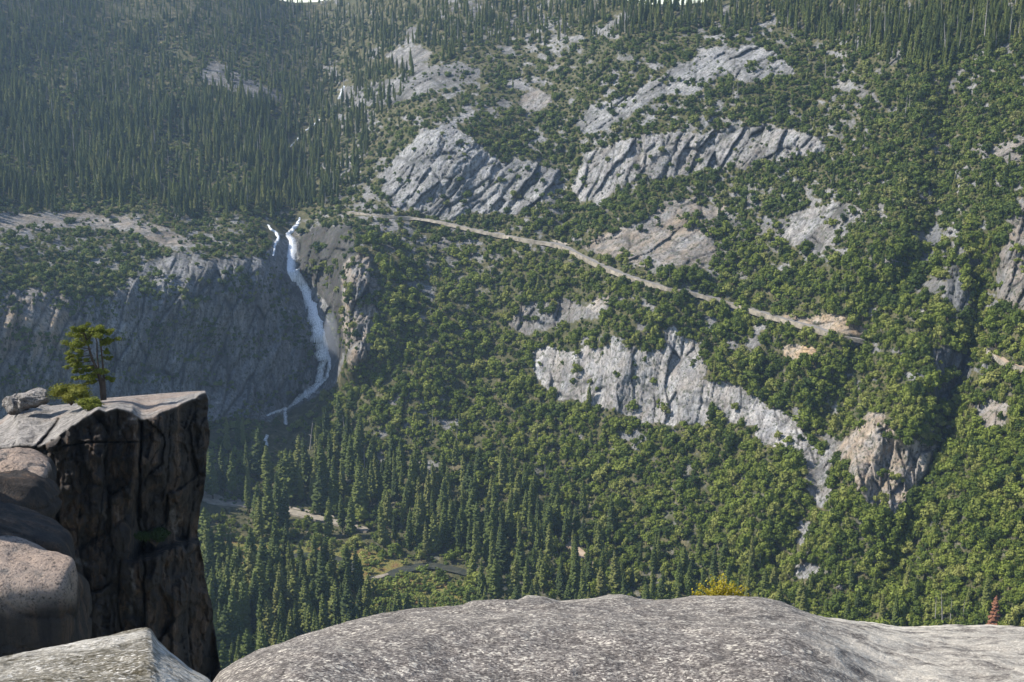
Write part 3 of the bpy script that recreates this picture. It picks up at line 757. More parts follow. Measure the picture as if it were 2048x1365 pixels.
# brush of the upper slopes and the massif
x, y = jitter(-200, 2300, 40, 620, 7.4, 5.2, rs)
c, rid, mead = cover(x, y - 3); pt, pv = pine_zone(x, y)
big = sm(430, 520, y) * (x > 560)
keep = above(x, y) & (rs.rand(len(x)) < c * .93) & (rs.rand(len(x)) > big * .75) & (rs.rand(len(x)) > pt * .25) & ~((rid >= 0) & (rs.rand(len(x)) < .3))
ALL['brush'].append(np.stack([x, y, 3.4 + 8 * rs.rand(len(x)) ** 2.4], 1)[keep])
x, y = jitter(-100, 2150, 430, 1240, 11.5, 8.5, rs)
c, rid, mead = cover(x, y - 3)
keep = (rs.rand(len(x)) < c * .9) & (rid < 0) & (x > 640 - 200 * (y > 850)) & ~mead
ALL['brush'].append(np.stack([x, y, rs.uniform(2.6, 4.6, len(x))], 1)[keep])
x, y = jitter(-100, 700, 540, 860, 8.5, 6.5, rs)
n_ = fbm(x / 60. + y / 50., y / 26. - x / 80., 4, 611) + .25
keep = (rs.rand(len(x)) < .55 * sm(.16, .36, n_)) & (cover(x, y)[0] > 0)
ALL['brush'].append(np.stack([x, y, rs.uniform(3.0, 7.5, len(x))], 1)[keep])
# conifers of the ridge and the left forest
x, y = jitter(-200, 2300, -200, 450, 8.2, 7.6, rs)
c, rid, mead = cover(x, y); pt, pv = pine_zone(x, y)
keep = above(x, y) & (rs.rand(len(x)) < pt * c * .8)
ALL['pine'].append(np.stack([x, y, pline([(-200, .72), (100, .78), (250, 1.), (500, 1.05)], y) * (8 + 19 * rs.rand(len(x)) ** .8) * (1 + .2 * fbm(x / 80, y / 80, 2, 93)) * np.where(y < 110, 1.05, 1)], 1)[keep])
# scattered conifers on the slopes
x, y = jitter(700, 2100, 90, 900, 45, 40, rs); c = cover(x, y)[0]
keep = (rs.rand(len(x)) < c * np.where(y < 440, .28, .10))
ALL['pine'].append(np.stack([x, y, rs.uniform(9, 17, len(x))], 1)[keep])
# big conifers of the valley floor
x, y = jitter(360, 2100, 840, 1420, 24, 21, rs)
c, rid, mead = cover(x, y); pt, pv = pine_zone(x, y)
open_ = sdist([(405, 1090), (560, 1085), (700, 1085), (850, 1115), (960, 1180), (960, 1270), (740, 1270), (720, 1180), (560, 1140), (405, 1150)], x, y) > 0
keep = (rs.rand(len(x)) < pv * np.minimum(c * 1.2, 1) * .88) & ~open_ & ~((sdist([(395,1000),(500,1008),(490,1105),(395,1110)], x, y) > 0)) & ~((sdist([(560,1020),(690,1040),(700,1090),(570,1090)], x, y) > 0) & (rs.rand(len(x)) < .75)) & ~((x < 560) & (y < 1000) & (rs.rand(len(x)) < .4)) & ~((x < 650) & (y < 945) & (rs.rand(len(x)) < sm(650, 600, x) * .97))
ALL['pine'].append(np.stack([x, y, (rs.uniform(21, 38, len(x)) + 5 * (x < 720)) * pline([(400, 1.05), (900, .95), (1200, .8), (1500, .62), (2100, .55)], x)], 1)[keep])
# willows and alders of the river bank
x, y = jitter(400, 980, 1060, 1290, 10, 7, rs)
c, rid, mead = cover(x, y)
wz = (sdist([(735, 1165), (800, 1150), (880, 1155), (960, 1190), (960, 1260), (740, 1250)], x, y) > 0) | (mead & (rs.rand(len(x)) < .42))
keep = wz & (c > 0) & (rs.rand(len(x)) < .8)
ALL['willow'].append(np.stack([x, y, rs.uniform(4.0, 7.5, len(x))], 1)[keep])

def zone_name(x, y):
    if y > 1190 and x < 760: return 'in the grove between rock pillar and foreground slab'
    if x < 520 and y < 960: return 'near the foot of the falls'
    if x < 560 and y < 1060: return 'beside the valley road next to the rock pillar'
    if x < 740 and y < 1075: return 'along the valley road below the waterfall'
    if x < 740: return 'on the near bank left of the river bend'
    if x < 960 and y > 1120: return 'at the willow thicket by the river bend'
    if x < 960: return 'at the slope foot above the river meadow'
    if x < 1120: return 'on the lower slope left of the dirt path'
    if x < 1240 and y > 1000: return 'around the dirt path'
    if y > 1080 and x < 1600: return 'on the lowest slope behind the yellow bush'
    if y > 1080: return 'on the lowest slope at the far right'
    if x > 1850 and y > 700: return 'on the bright slope right of the shaded gully'
    if x > 1850: return 'high on the right hand slope'
    if y > 1000: return 'on the slope beneath the tan crag'
    if y > 850 and x > 1350: return 'below the broad pale cliff'
    if y > 680 and x > 1380: return 'between the broad pale cliff and road'
    if y > 680: return 'on the slope left of the broad pale cliff'
    if x > 1400 and y > 600: return 'just below the right half of the road'
    return 'on the slope just under the road'

def to3(a):
    d = depth(a[:, 0], a[:, 1]); return at(a[:, 0], a[:, 1], d), d
def sizeword(s, lo, hi, big='tall', mid='mid sized', small='short'): return big if s > hi else small if s < lo else mid

def gn_scatter(name, pos, scl, rot, idx, protos, mats_label):
    me = bpy.data.meshes.new(name); me.vertices.add(len(pos)); me.vertices.foreach_set('co', np.asarray(pos, np.float32).ravel())
    for nm, ty, val in (('scl', 'FLOAT_VECTOR', scl), ('rotv', 'FLOAT_VECTOR', rot)):
        a = me.attributes.new(nm, ty, 'POINT'); a.data.foreach_set('vector', np.asarray(val, np.float32).ravel())
    a = me.attributes.new('vi', 'INT', 'POINT'); a.data.foreach_set('value', np.asarray(idx, np.int32))
    o = link(name, me)
    ng = bpy.data.node_groups.new(name + '_scatter', 'GeometryNodeTree')
    ng.interface.new_socket('Geometry', in_out='INPUT', socket_type='NodeSocketGeometry')
    ng.interface.new_socket('Geometry', in_out='OUTPUT', socket_type='NodeSocketGeometry')
    N = ng.nodes; L = ng.links
    gi = N.new('NodeGroupInput'); go = N.new('NodeGroupOutput'); iop = N.new('GeometryNodeInstanceOnPoints')
    mp = N.new('GeometryNodeMeshToPoints'); L.new(gi.outputs[0], mp.inputs['Mesh']); L.new(mp.outputs[0], iop.inputs['Points'])
    jn = N.new('GeometryNodeJoinGeometry')
    for p in protos:
        oi = N.new('GeometryNodeObjectInfo'); oi.inputs['Object'].default_value = p; oi.inputs['As Instance'].default_value = True
        oi.transform_space = 'ORIGINAL'; L.new(oi.outputs['Geometry'], jn.inputs[0])
    L.new(jn.outputs[0], iop.inputs['Instance']); iop.inputs['Pick Instance'].default_value = True
    for nm, ty, sock in (('vi', 'INT', 'Instance Index'), ('scl', 'FLOAT_VECTOR', 'Scale'), ('rotv', 'FLOAT_VECTOR', 'Rotation')):
        na = N.new('GeometryNodeInputNamedAttribute'); na.data_type = ty; na.inputs['Name'].default_value = nm
        src = [s_ for s_ in na.outputs if s_.enabled and s_.name == 'Attribute'][0]
        L.new(src, iop.inputs[sock])
    L.new(iop.outputs[0], go.inputs[0])
    md = o.modifiers.new('scatter', 'NODES'); md.node_group = ng
    return o

def plant(kind, arr, protos_me, cap, name, lab, cat, grp, stuff_label, parts=False, aspect=1.0, wspread=.3):
    """the `cap` largest ones as things of their own, the rest as one mass"""
    p3, d = to3(arr); app = arr[:, 2] / d
    vis = (arr[:, 0] > -10) & (arr[:, 0] < 2058) & ~((arr[:, 0] < 400) & (arr[:, 1] > 800)) & (arr[:, 1] < pline([(400, 1400), (440, 1350), (700, 1260), (1000, 1230), (1600, 1245), (2048, 1285)], arr[:, 0]))
    order = np.argsort(-(app * 1.0 + vis * 10)); sel = order[:cap]; rest = order[cap:]
    rr = np.random.RandomState(len(arr)); protos = []
    n = len(arr); rz = rr.uniform(0, 6.28, n); pick = rr.randint(0, len(protos_me), n)
    hv = 1 + rr.uniform(-1, 1, n) * (.22 if not parts else .05); tilt = rr.normal(0, 1, (n, 2)) * (R(2.2) if parts else R(7))
    sx = arr[:, 2] * (1 + rr.uniform(-wspread, wspread, n)) * (np.where((arr[:, 1] < 450), .74, 1.0) if parts else 1.0); sz = arr[:, 2] * hv
    for j, i in enumerate(sel):
        if j < len(protos_me): pick[i] = j
        label = lab(arr[i, 0], arr[i, 1], arr[i, 2])
        if parts:
            root = bpy.data.objects.new(name, None); COL.objects.link(root)
            t = bpy.data.objects.new('trunk', trunk); c_ = bpy.data.objects.new('crown', protos_me[pick[i]])
            COL.objects.link(t); COL.objects.link(c_); t.parent = root; c_.parent = root
            if j < len(protos_me): protos.append(c_)
        else:
            root = bpy.data.objects.new(name, protos_me[pick[i]]); COL.objects.link(root)
            if j < len(protos_me): protos.append(root)
        root.location = p3[i]; root.rotation_euler = (tilt[i, 0], tilt[i, 1], rz[i]); root.scale = (sx[i], sx[i], sz[i])
        tag(root, label, cat, grp(arr[i, 0], arr[i, 1]))
    if len(rest):
        scl = np.stack([sx[rest], sx[rest], sz[rest]], 1); rot = np.zeros((len(rest), 3)); rot[:, 2] = rz[rest]; rot[:, :2] = tilt[rest]
        o = gn_scatter(kind, p3[rest], scl, rot, pick[rest], protos, None)
        tag(o, stuff_label, cat, None, 'stuff')
    print(kind, n)

for k in ALL: ALL[k] = np.concatenate(ALL[k])
# the named pines that stand out
special_pines = np.array([(455, 905, 31), (478, 893, 30), (487, 897, 28)], float)
plant('pine_forest', ALL['pine'], pines, 300, 'pine_tree',
      lambda x, y, s: '%s dark green pine %s' % (sizeword(s, 24, 33), zone_name(x, y)), 'pine tree', lambda x, y: 'pines ' + zone_name(x, y),
      'distant conifer forest covering the ridge and the far left slope', True)
plant('oak_scrub', ALL['oak'], oaks, 300, 'oak_tree',
      lambda x, y, s: '%s round green oak %s' % (sizeword(s, 10., 11.4, 'broad', 'mid sized', 'small'), zone_name(x, y)), 'oak tree', lambda x, y: 'oaks ' + zone_name(x, y),
      'dense oak woodland covering the middle and lower slopes')
plant('chaparral', ALL['brush'], brushes, 300, 'shrub',
      lambda x, y, s: 'low olive shrub %s' % ('on the shaded wall left of the falls' if x < 700 and y > 500 else 'on the shelf above the shaded wall' if x < 700 else 'on the upper slope above the road' if y < 480 else zone_name(x, y)), 'shrub',
      lambda x, y: 'larger shrubs among the rocks', 'low brush growing over the upper slopes and ledges')
plant('willow_thicket', ALL['willow'], willows, 300, 'willow',
      lambda x, y, s: '%s bright green willow %s' % (sizeword(s, 5, 6.4, 'large', 'middling', 'low'), 'in the thicket beside the river bend' if x > 730 else 'on the river meadow left of the bend'), 'willow',
      lambda x, y: 'willows along the river', 'river thicket')

def at1(x, y, dz=0):
    d = float(depth(np.array([float(x)]), np.array([float(y)]))[0]); p = at(np.array([float(x)]), np.array([float(y)]), np.array([d]))[0]; p[2] += dz; return p, d
for i, (x, y, s) in enumerate(special_pines):
    p, d = at1(x, y); root = bpy.data.objects.new('pine_tree', None); COL.objects.link(root); root.location = p; root.scale = (s * .8, s * .8, s)
    for nm, me in (('trunk', trunk), ('crown', pines[i])):
        c_ = bpy.data.objects.new(nm, me); COL.objects.link(c_); c_.parent = root
    tag(root, ['left and nearest of three slim pines standing against the dark gorge foot', 'middle and tallest of three slim pines against the dark gorge foot', 'right hand one of three slim pines against the dark gorge foot'][i], 'pine tree', 'three slim pines at the gorge foot')
p, d = at1(1988, 1262); root = bpy.data.objects.new('dead_pine', None); COL.objects.link(root); root.location = p; root.scale = (26, 26, 19)
for nm, me in (('trunk', trunk), ('crown', red_crown)):
    c_ = bpy.data.objects.new(nm, me); COL.objects.link(c_); c_.parent = root
tag(root, 'rust red dead pine just above the foreground slab at the far right', 'dead pine')
# grey snags
SN = [(865,860,16),(830,850,14),(690,880,20),(900,880,15),(912,900,18),(985,1000,19),(1075,895,13),(1170,1020,13),(1090,960,14),(1650,165,20),(1740,85,26),(1770,80,26),(1940,90,28),(1968,85,30),(1810,240,18),(1818,232,16),(1475,205,19),(1465,200,14),(1230,70,20),(1130,80,18),(1575,60,18),(1870,1255,17),(1885,1258,20),(1900,1250,14),(1925,1252,15),(1520,1140,11),(1230,1160,20),(975,1060,21),(730,960,26),(620,900,24),(1010,70,18),(900,75,20),(560,90,20),(430,80,18),(300,60,20),(1215,940,12),(1700,560,12),(1690,600,10),(1780,1000,11),(640,350,22),(520,300,20),(260,330,20),(180,300,18),(350,230,18),(1340,560,8),(860,640,12),(1060,820,12),(1550,240,12),(1680,300,14),(1300,120,16),(1145,300,12)]
_rs = np.random.RandomState(77)
_x, _y = _rs.uniform(20, 2040, 900), _rs.uniform(-60, 420, 900)
_p, _q = pine_zone(_x, _y)
_ok = above(_x, _y + 6) & (_p > .6) & (_y > 10)
SN += [(a, b, c) for a, b, c in zip(_x[_ok][:190], _y[_ok][:190], _rs.uniform(14, 24, 190))]
def side_name(x, y):
    if y < 120: return 'among the ridge pines ' + ('at the far right' if x > 1700 else 'above the grey dome' if x > 1200 else 'at the top centre' if x > 800 else 'at the top left')
    if x < 700 and y < 500: return 'in the hazy left forest'
    if y < 320: return 'on the upper slope beside the grey dome' if x > 1250 else 'on the upper slope left of the dome'
    if y < 700: return 'standing near the road'
    return zone_name(x, y)
cnt = {}
for i, (x, y, s) in enumerate(SN):
    p, d = at1(x, y); o = bpy.data.objects.new('dead_tree', snags[i % 3]); COL.objects.link(o)
    o.location = p; o.scale = (s * 1.3, s * 1.3, s); o.rotation_euler = (R(random.uniform(-3, 3)), R(random.uniform(-4, 4)), random.uniform(0, 6))
    tag(o, '%s bare grey dead tree %s' % (sizeword(s, 14, 19.5), side_name(x, y)), 'dead tree', 'bare grey dead trees ' + side_name(x, y))
# leafless grey bushes mixed in the oaks
gb = oak_mesh(260, .6, 8, 30); gb.materials[0] = M['greybrush']
for i, (x, y, s) in enumerate([(1900,860,7),(1880,885,6),(1860,870,7),(1850,850,6),(1905,545,7),(1890,520,6),(1660,1110,7),(1700,1150,7),(1680,1180,6),(1740,1080,6),(940,660,7),(925,640,6),(1750,1130,6),(1240,1010,6),(900,700,6),(1530,1010,5),(1470,1040,5),(1885,440,6),(1900,470,7),(780,870,8),(850,950,8)]):
    p, d = at1(x, y); o = bpy.data.objects.new('leafless_bush', gb); COL.objects.link(o); o.location = p; o.scale = (s, s, s * .8); o.rotation_euler.z = i
    tag(o, 'leafless greyish bush ' + zone_name(x, y), 'bush', 'leafless bushes ' + zone_name(x, y))

# ------------------------------------------------------------------ foreground rocks
def crest_slab(name, crest, hc_pts, mat, label, cat, lich, T_extra=0.0, x0=-600, x1=2700, step=5, amp=.05, near=.9, k1=.05, k2=.16, seed=0, drop=40, blur=31, fall=.6):
    xs_ = np.arange(x0, x1, step, float); n = len(xs_)
    yc = pline(crest, xs_); hc = pline(hc_pts, xs_)
    r_ = ray(xs_, yc); hd = np.linalg.norm(r_[:, :2], axis=1); dirn = r_[:, :2] / hd[:, None]; T0 = -r_[:, 2] / hd
    T = T0.copy()
    for _ in range(3): T = smooth1(T, blur)
    hc = smooth1(hc, 41); dev = -(T0 - T) * hc
    q = np.r_[np.linspace(-1, 0, 150) ** 1 * 1.0]                   # near side as a share of hc
    rows = []; L = []
    for s_ in np.linspace(near, 1, 200):
        h = hc * s_; dq = h - hc
        z = -hc * T - T * dq - k1 * dq ** 2
        rows.append((h, z))
    for dq in np.r_[np.linspace(.02, .6, 16), np.linspace(.7, 4, 20)]:
        rows.append((hc + dq, -hc * T - T * dq - k2 * dq ** 2))
    hl, zl = rows[-1]
    for k, dz in enumerate((1, 2, 4, 8, 15, 25, drop)): rows.append((hl + .3 + k * .15, zl - dz))
    Hh = np.stack([a for a, b in rows]); Z = np.stack([b for a, b in rows])
    X = dirn[None, :, 0] * Hh; Y = dirn[None, :, 1] * Hh
    Z = Z + dev[None] * np.exp(-((Hh - hc[None]) / fall) ** 2)
    fade = 1 - .7 * np.exp(-((Hh - hc[None]) / .5) ** 2)
    Z = Z + fade * (amp * fbm(X * .9, Y * .9, 3, 700 + seed) + amp * .35 * fbm(X * 4, Y * 4, 3, 710 + seed)) + amp * .22 * fbm(X * 11, Y * 11, 4, 720 + seed)
    v = np.stack([X, Y, Z], -1).reshape(-1, 3)
    me = mesh_np(name, v, grid_faces(len(rows), n), dict(lichen=lich(X, Y, xs_[None] + 0 * Hh, Hh / hc[None]).ravel()))
    o = link(name, me, mat); tag(o, label, cat); return o

CREST = [(300,1480),(380,1420),(425,1368),(440,1345),(470,1325),(520,1302),(600,1272),(660,1252),(700,1241),(760,1228),(830,1218),(900,1216),(925,1214),(945,1205),(1000,1202),(1035,1203),(1055,1194),(1085,1196),(1120,1206),(1160,1203),(1215,1194),(1245,1192),(1280,1200),(1310,1207),(1340,1203),(1380,1195),(1450,1193),(1520,1195),(1560,1203),(1600,1220),(1650,1236),(1720,1243),(1790,1252),(1830,1254),(1900,1250),(1960,1250),(2048,1255),(2300,1270),(2700,1330)]
def lich_main(X, Y, px, s):
    a = sm(1560, 1750, px) * (.55 + .45 * sm(.93, .99, s)) + .35 * np.exp(-((px - 1120) / 120) ** 2) * sm(.93, .97, s) * (s < 1.0)
    return np.clip(a + .25 * fbm(X * .7, Y * .7, 2, 3), 0, 1)
crest_slab('granite_slab', CREST, [(300, 5.2), (440, 5.6), (700, 6.6), (1000, 7.2), (1400, 7.4), (1600, 7.0), (1800, 7.6), (2048, 7.8), (2700, 7.0)], M['fore'],
           'broad speckled granite slab filling the bottom of the view', 'rock slab', lich_main, x0=300, x1=2700, near=.45, amp=.05)
CREST2 = [(-500,1430),(-200,1362),(0,1318),(60,1306),(120,1292),(200,1276),(260,1263),(292,1257),(303,1262),(315,1282),(345,1308),(380,1338),(420,1362),(440,1400),(460,1470)]
crest_slab('rock_ledge', CREST2, [(-500, 4.8), (0, 5.0), (300, 5.3), (345, 5.0), (460, 4.4)], M['fore2'],
           'mossy white flecked rock ledge in the bottom left corner', 'rock ledge', lambda X, Y, px, s: np.clip(.25 + .5 * fbm(X * 2, Y * 2, 2, 5) + .5 * sm(290, 330, px), 0, 1), x0=-500, x1=462, step=2.5, near=.55, amp=.04, k2=.9, seed=40, blur=15, fall=1.)

# pillar -------------------------------------------------------------------------------
def pillar():
    ytop = [(-300, 905), (-60, 862), (0, 838), (20, 822), (32, 800), (60, 800), (95, 812), (150, 806), (200, 797), (260, 792), (320, 787), (380, 783), (405, 782)]
    xr = [(760, 405), (785, 408), (800, 414), (860, 418), (900, 417), (960, 411), (1000, 405), (1040, 398), (1070, 394), (1082, 400), (1110, 404), (1150, 408), (1200, 421), (1260, 430), (1330, 440), (1400, 446), (1600, 460)]
    yf = [(-300, 960), (0, 895), (60, 892), (100, 886), (130, 862), (160, 840), (195, 822), (235, 818), (262, 826), (285, 842), (300, 838), (330, 822), (360, 808), (385, 797), (405, 786), (470, 786)]
    yf = [(x_, y_ + 5 * float(fbm(np.array(x_ / 14.), np.array(0.), 3, 71)) * (20 < x_ < 400)) for x_ in range(-300, 471, 6) for y_ in [pline(yf, x_)]]
    xr = [(y_, x_ + 5 * float(fbm(np.array(y_ / 26.), np.array(0.), 4, 72))) for y_ in range(760, 1600, 8) for x_ in [pline(xr, y_)]]
    a = np.linspace(0, 1, 300); b = np.r_[np.linspace(0, .12, 60), np.linspace(.12, 1, 240)[1:]]
    A_, B_ = np.meshgrid(a, b)
    px0 = -300 + A_ * 705; py = pline(ytop, px0) + (1640 - pline(ytop, px0)) * B_
    # follow the right hand edge
    py = py
    px = -300 + A_ * (pline(xr, py) + 300)
    fy = pline(yf, px); by = pline(ytop, px0)
    t = np.clip((py - by) / np.maximum(fy - by, 1), 0, 1)             # 0 back edge .. 1 front edge
    hface = 84.5 + 4.5 * sm(290, 440, px) * 1.0 - 1.5 * np.exp(-((px - 200) / 120) ** 2)
    hface = hface + 6.0 * sm(130, -250, px)
    rr_ = ray(px, py); ch = np.linalg.norm(rr_[..., :2], axis=-1)
    hback = hface + pline([(-300, 14), (60, 12), (200, 13), (300, 15), (405, 13)], px)
    # top surface: horizontal distance runs from back to front
    hh = hback + (hface - hback) * t ** .8
    below = np.clip(py - fy, 0, None)
    hh = hh + .0 * below
    face = (py > fy)
    n_v = fbm(px / 22., py / 260., 4, 801); n_b = fbm(px / 60., py / 60., 4, 802); n_f = fbm(px / 10., py / 14., 3, 803)
    hh = hh + face * sm(0, 20, below) * (.5 * n_v + .9 * n_b + .16 * n_f + .5 * np.abs(fbm(px / 40., py / 30., 3, 804)))
    so_, cr_ = slabs(py, px, 120., 55., 880); so2, cr2 = slabs(py, px, 40., 22., 890)
    hh = hh + face * sm(0, 14, below) * (1.1 * so_ + .3 * so2 + .25 * cr_)
    hh = hh + (1 - face) * (.3 * so2 * sm(0, .3, t) + .5 * n_b + .35 * n_f + .5 * np.abs(fbm(px / 26., py / 12., 3, 806))) * t
    # overhang, then the ledge that sticks out below it on the right
    led = sm(250, 285, px) * sm(430, 395, px)
    ledy = pline([(250, 1120), (300, 1108), (350, 1085), (400, 1075)], px)
    hh = hh + led * 2.6 * sm(940, 1060, py) * (1 - sm(-3, 10, py - ledy)) - led * 1.2 * sm(-3, 14, py - ledy)
    # joints
    crack = .2 * cr_ * face * vn(px / 50., py / 50., 6)
    for pts, w, dep in (([(283, 845), (280, 920), (276, 1040), (288, 1110), (290, 1300)], 2.6, 1.0), ([(118, 838), (95, 870), (70, 895)], 2.4, .8), ([(125, 893), (180, 885), (275, 884)], 1.8, .6),
                        ([(340, 830), (335, 960), (330, 1080)], 1.5, .35), ([(145, 1290), (135, 1130), (110, 1010), (95, 930)], 3.0, 1.2), ([(240, 1120), (235, 1200), (245, 1300)], 2, .6), ([(236, 824), (235, 850), (255, 884)], 1.5, .4), ([(210, 880), (205, 1000), (190, 1100)], 1.6, .3)):
        dd, sd, pr = ldist(pts, px + 3 * fbm(px / 15., py / 15., 2, 809), py); e = np.exp(-(dd / w) ** 2); hh = hh + dep * e; crack = np.maximum(crack, e)
    pale = np.zeros_like(px)
    for pts, w in (([(272, 838), (258, 838), (245, 850), (240, 868)], 4), ([(92, 908), (92, 935), (100, 960), (110, 975)], 6), ([(345, 1025), (350, 1062)], 9), ([(205, 1022), (212, 1038)], 5), ([(262, 1140), (268, 1180), (258, 1240)], 6), ([(150, 1120), (180, 1130)], 9)):
        dd, sd, pr = ldist(pts, px + 4 * fbm(px / 9., py / 9., 2, 810), py); pale = np.maximum(pale, .45 * sm(w, w * .3, dd) * vn(px / 5., py / 8., 4))
    pale = np.where(pale > 0, pale, 0)
    V_ = rr_ / ch[..., None] * hh[..., None]
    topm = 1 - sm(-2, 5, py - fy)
    # hidden flanks: behind the right edge and behind the back edge
    nr0, nc0 = px.shape
    def dirs(V_): d = V_[..., :2] / np.linalg.norm(V_[..., :2], axis=-1)[..., None]; return np.concatenate([d, 0 * d[..., :1]], -1)
    e = V_[:, -1]; cols = [V_]
    for q, ins in ((1.5, .1), (4, .5), (9, 1.6), (18, 5)):
        c_ = e + dirs(e) * q; c_[:, 0] -= ins; c_[:, 2] -= .36 * q; cols.append(c_[:, None])
    V_ = np.concatenate(cols, 1); ext = len(cols) - 1
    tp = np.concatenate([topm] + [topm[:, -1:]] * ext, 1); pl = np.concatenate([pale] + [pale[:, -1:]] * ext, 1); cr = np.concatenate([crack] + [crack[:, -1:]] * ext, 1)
    e = V_[0]; rows = []
    for q, dz in ((12, -60), (9, -25), (6, -9), (3, -3.2), (1, -.8)):
        r2 = e + dirs(e) * q; r2[:, 2] += dz; r2[:, 0] -= 6 * min(1, -dz / 30.); rows.append(r2[None])
    V_ = np.concatenate(rows + [V_], 0); k = len(rows)
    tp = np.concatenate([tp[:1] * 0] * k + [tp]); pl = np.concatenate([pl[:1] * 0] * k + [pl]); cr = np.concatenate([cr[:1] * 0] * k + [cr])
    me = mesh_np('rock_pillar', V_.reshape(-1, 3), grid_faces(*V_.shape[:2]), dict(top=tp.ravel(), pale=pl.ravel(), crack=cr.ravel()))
    tag(link('rock_pillar', me, M['pillar']), 'tall shade painted, brown streaked granite pillar with a sunlit flat top at the left', 'rock pillar')
pillar()
def pil_at(px, py, h):   # a point at horizontal distance h along a bearing
    r_ = ray(px, py); c = math.hypot(r_[0], r_[1]); return Vector(r_ / c * h)

def boulder(name, cx, cy, h, size, label, mat, seed=0, pw=.45, rot=0, tilt=(0, 0), lich=.3, sub=6, amp=.12, cat='boulder', tops=True):
    v, f = ico(sub)
    rb = np.random.RandomState(seed * 13 + 1); nn = rb.normal(0, 1, (16, 3)); nn /= np.linalg.norm(nn, axis=1)[:, None]
    nn = np.concatenate([nn, [[0, 0, 1], [0, -1, .05], [1, 0, 0], [-1, 0, 0], [0, 1, 0], [0, 0, -1]]]); dd_ = np.r_[rb.uniform(.86, 1.15, 16) if pw < .55 else rb.uniform(.8, 1.0, 16), np.full(6, .82)]
    q_ = np.maximum(v @ nn.T, .02) / dd_; s_ = v / (q_ ** 22).sum(1)[:, None] ** (1 / 22.)
    s_ = s_ * .62 * (1 + amp * fbm(v[:, 0] * 1.7 + v[:, 2] + seed, v[:, 1] * 1.7 - v[:, 2] * .7, 4, 900 + seed)[:, None] + amp * .25 * fbm(v[:, 0] * 7 + v[:, 2] * 5, v[:, 1] * 7 - v[:, 2] * 3, 4, 950 + seed)[:, None] - amp * .5 * np.exp(-(np.abs(fbm(v[:, 0] * 1.3 + v[:, 2] * 2.2, v[:, 1] * 1.3 - v[:, 2] * 1.1, 3, 960 + seed)) / .045) ** 2)[:, None])
    s_ = s_ * np.array(size)
    topa = sm(*((.35, .6) if size[0] > 3 else (-.9, -.3)), v[:, 2] + .12 * fbm(v[:, 0] * 3, v[:, 1] * 3 + v[:, 2], 2, seed)) if tops else v[:, 0] * 0  # pale upper mask; the dark colour elsewhere is painted shade
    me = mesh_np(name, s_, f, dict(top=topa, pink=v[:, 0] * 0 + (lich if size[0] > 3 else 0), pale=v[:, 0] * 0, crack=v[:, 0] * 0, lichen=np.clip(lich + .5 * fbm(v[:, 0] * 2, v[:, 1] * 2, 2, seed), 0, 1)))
    o = link(name, me, mat, loc=pil_at(cx, cy, h)); o.rotation_euler = (tilt[0], tilt[1], rot); tag(o, label, cat); return o
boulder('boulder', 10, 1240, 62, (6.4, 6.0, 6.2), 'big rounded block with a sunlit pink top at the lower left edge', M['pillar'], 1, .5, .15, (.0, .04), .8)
boulder('boulder', -60, 1112, 67, (9.0, 6.0, 4.2), 'sloping rock with painted shade wedged behind the big pink topped block', M['pillar'], 2, .6, .5, (.1, .35), .0, tops=False)
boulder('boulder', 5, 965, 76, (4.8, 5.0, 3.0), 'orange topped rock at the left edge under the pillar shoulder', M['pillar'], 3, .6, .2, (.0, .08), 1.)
boulder('boulder', -20, 1020, 73, (6.4, 5.0, 3.6), 'boulder with painted shade below the orange topped rock', M['pillar'], 4, .6, .8, (.05, .12), .1, tops=False)
boulder('boulder', -420, 760, 72.2, (6.5, 7.0, 26), 'tall unseen rock added beyond the left edge to shade the stacked boulders', M['pillar'], 8, .6, .1, (0, 0), .0, tops=False)  # added out of view to keep the sun off the stacked boulders
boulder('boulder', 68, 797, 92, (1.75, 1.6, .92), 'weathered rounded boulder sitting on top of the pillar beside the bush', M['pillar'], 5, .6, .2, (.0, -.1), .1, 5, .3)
boulder('boulder', 34, 806, 93.5, (1.3, 1.3, 1.1), 'smaller cracked rock left of the rounded boulder on the pillar', M['pillar'], 6, .55, .9, (.2, .1), .1, 5, .35)

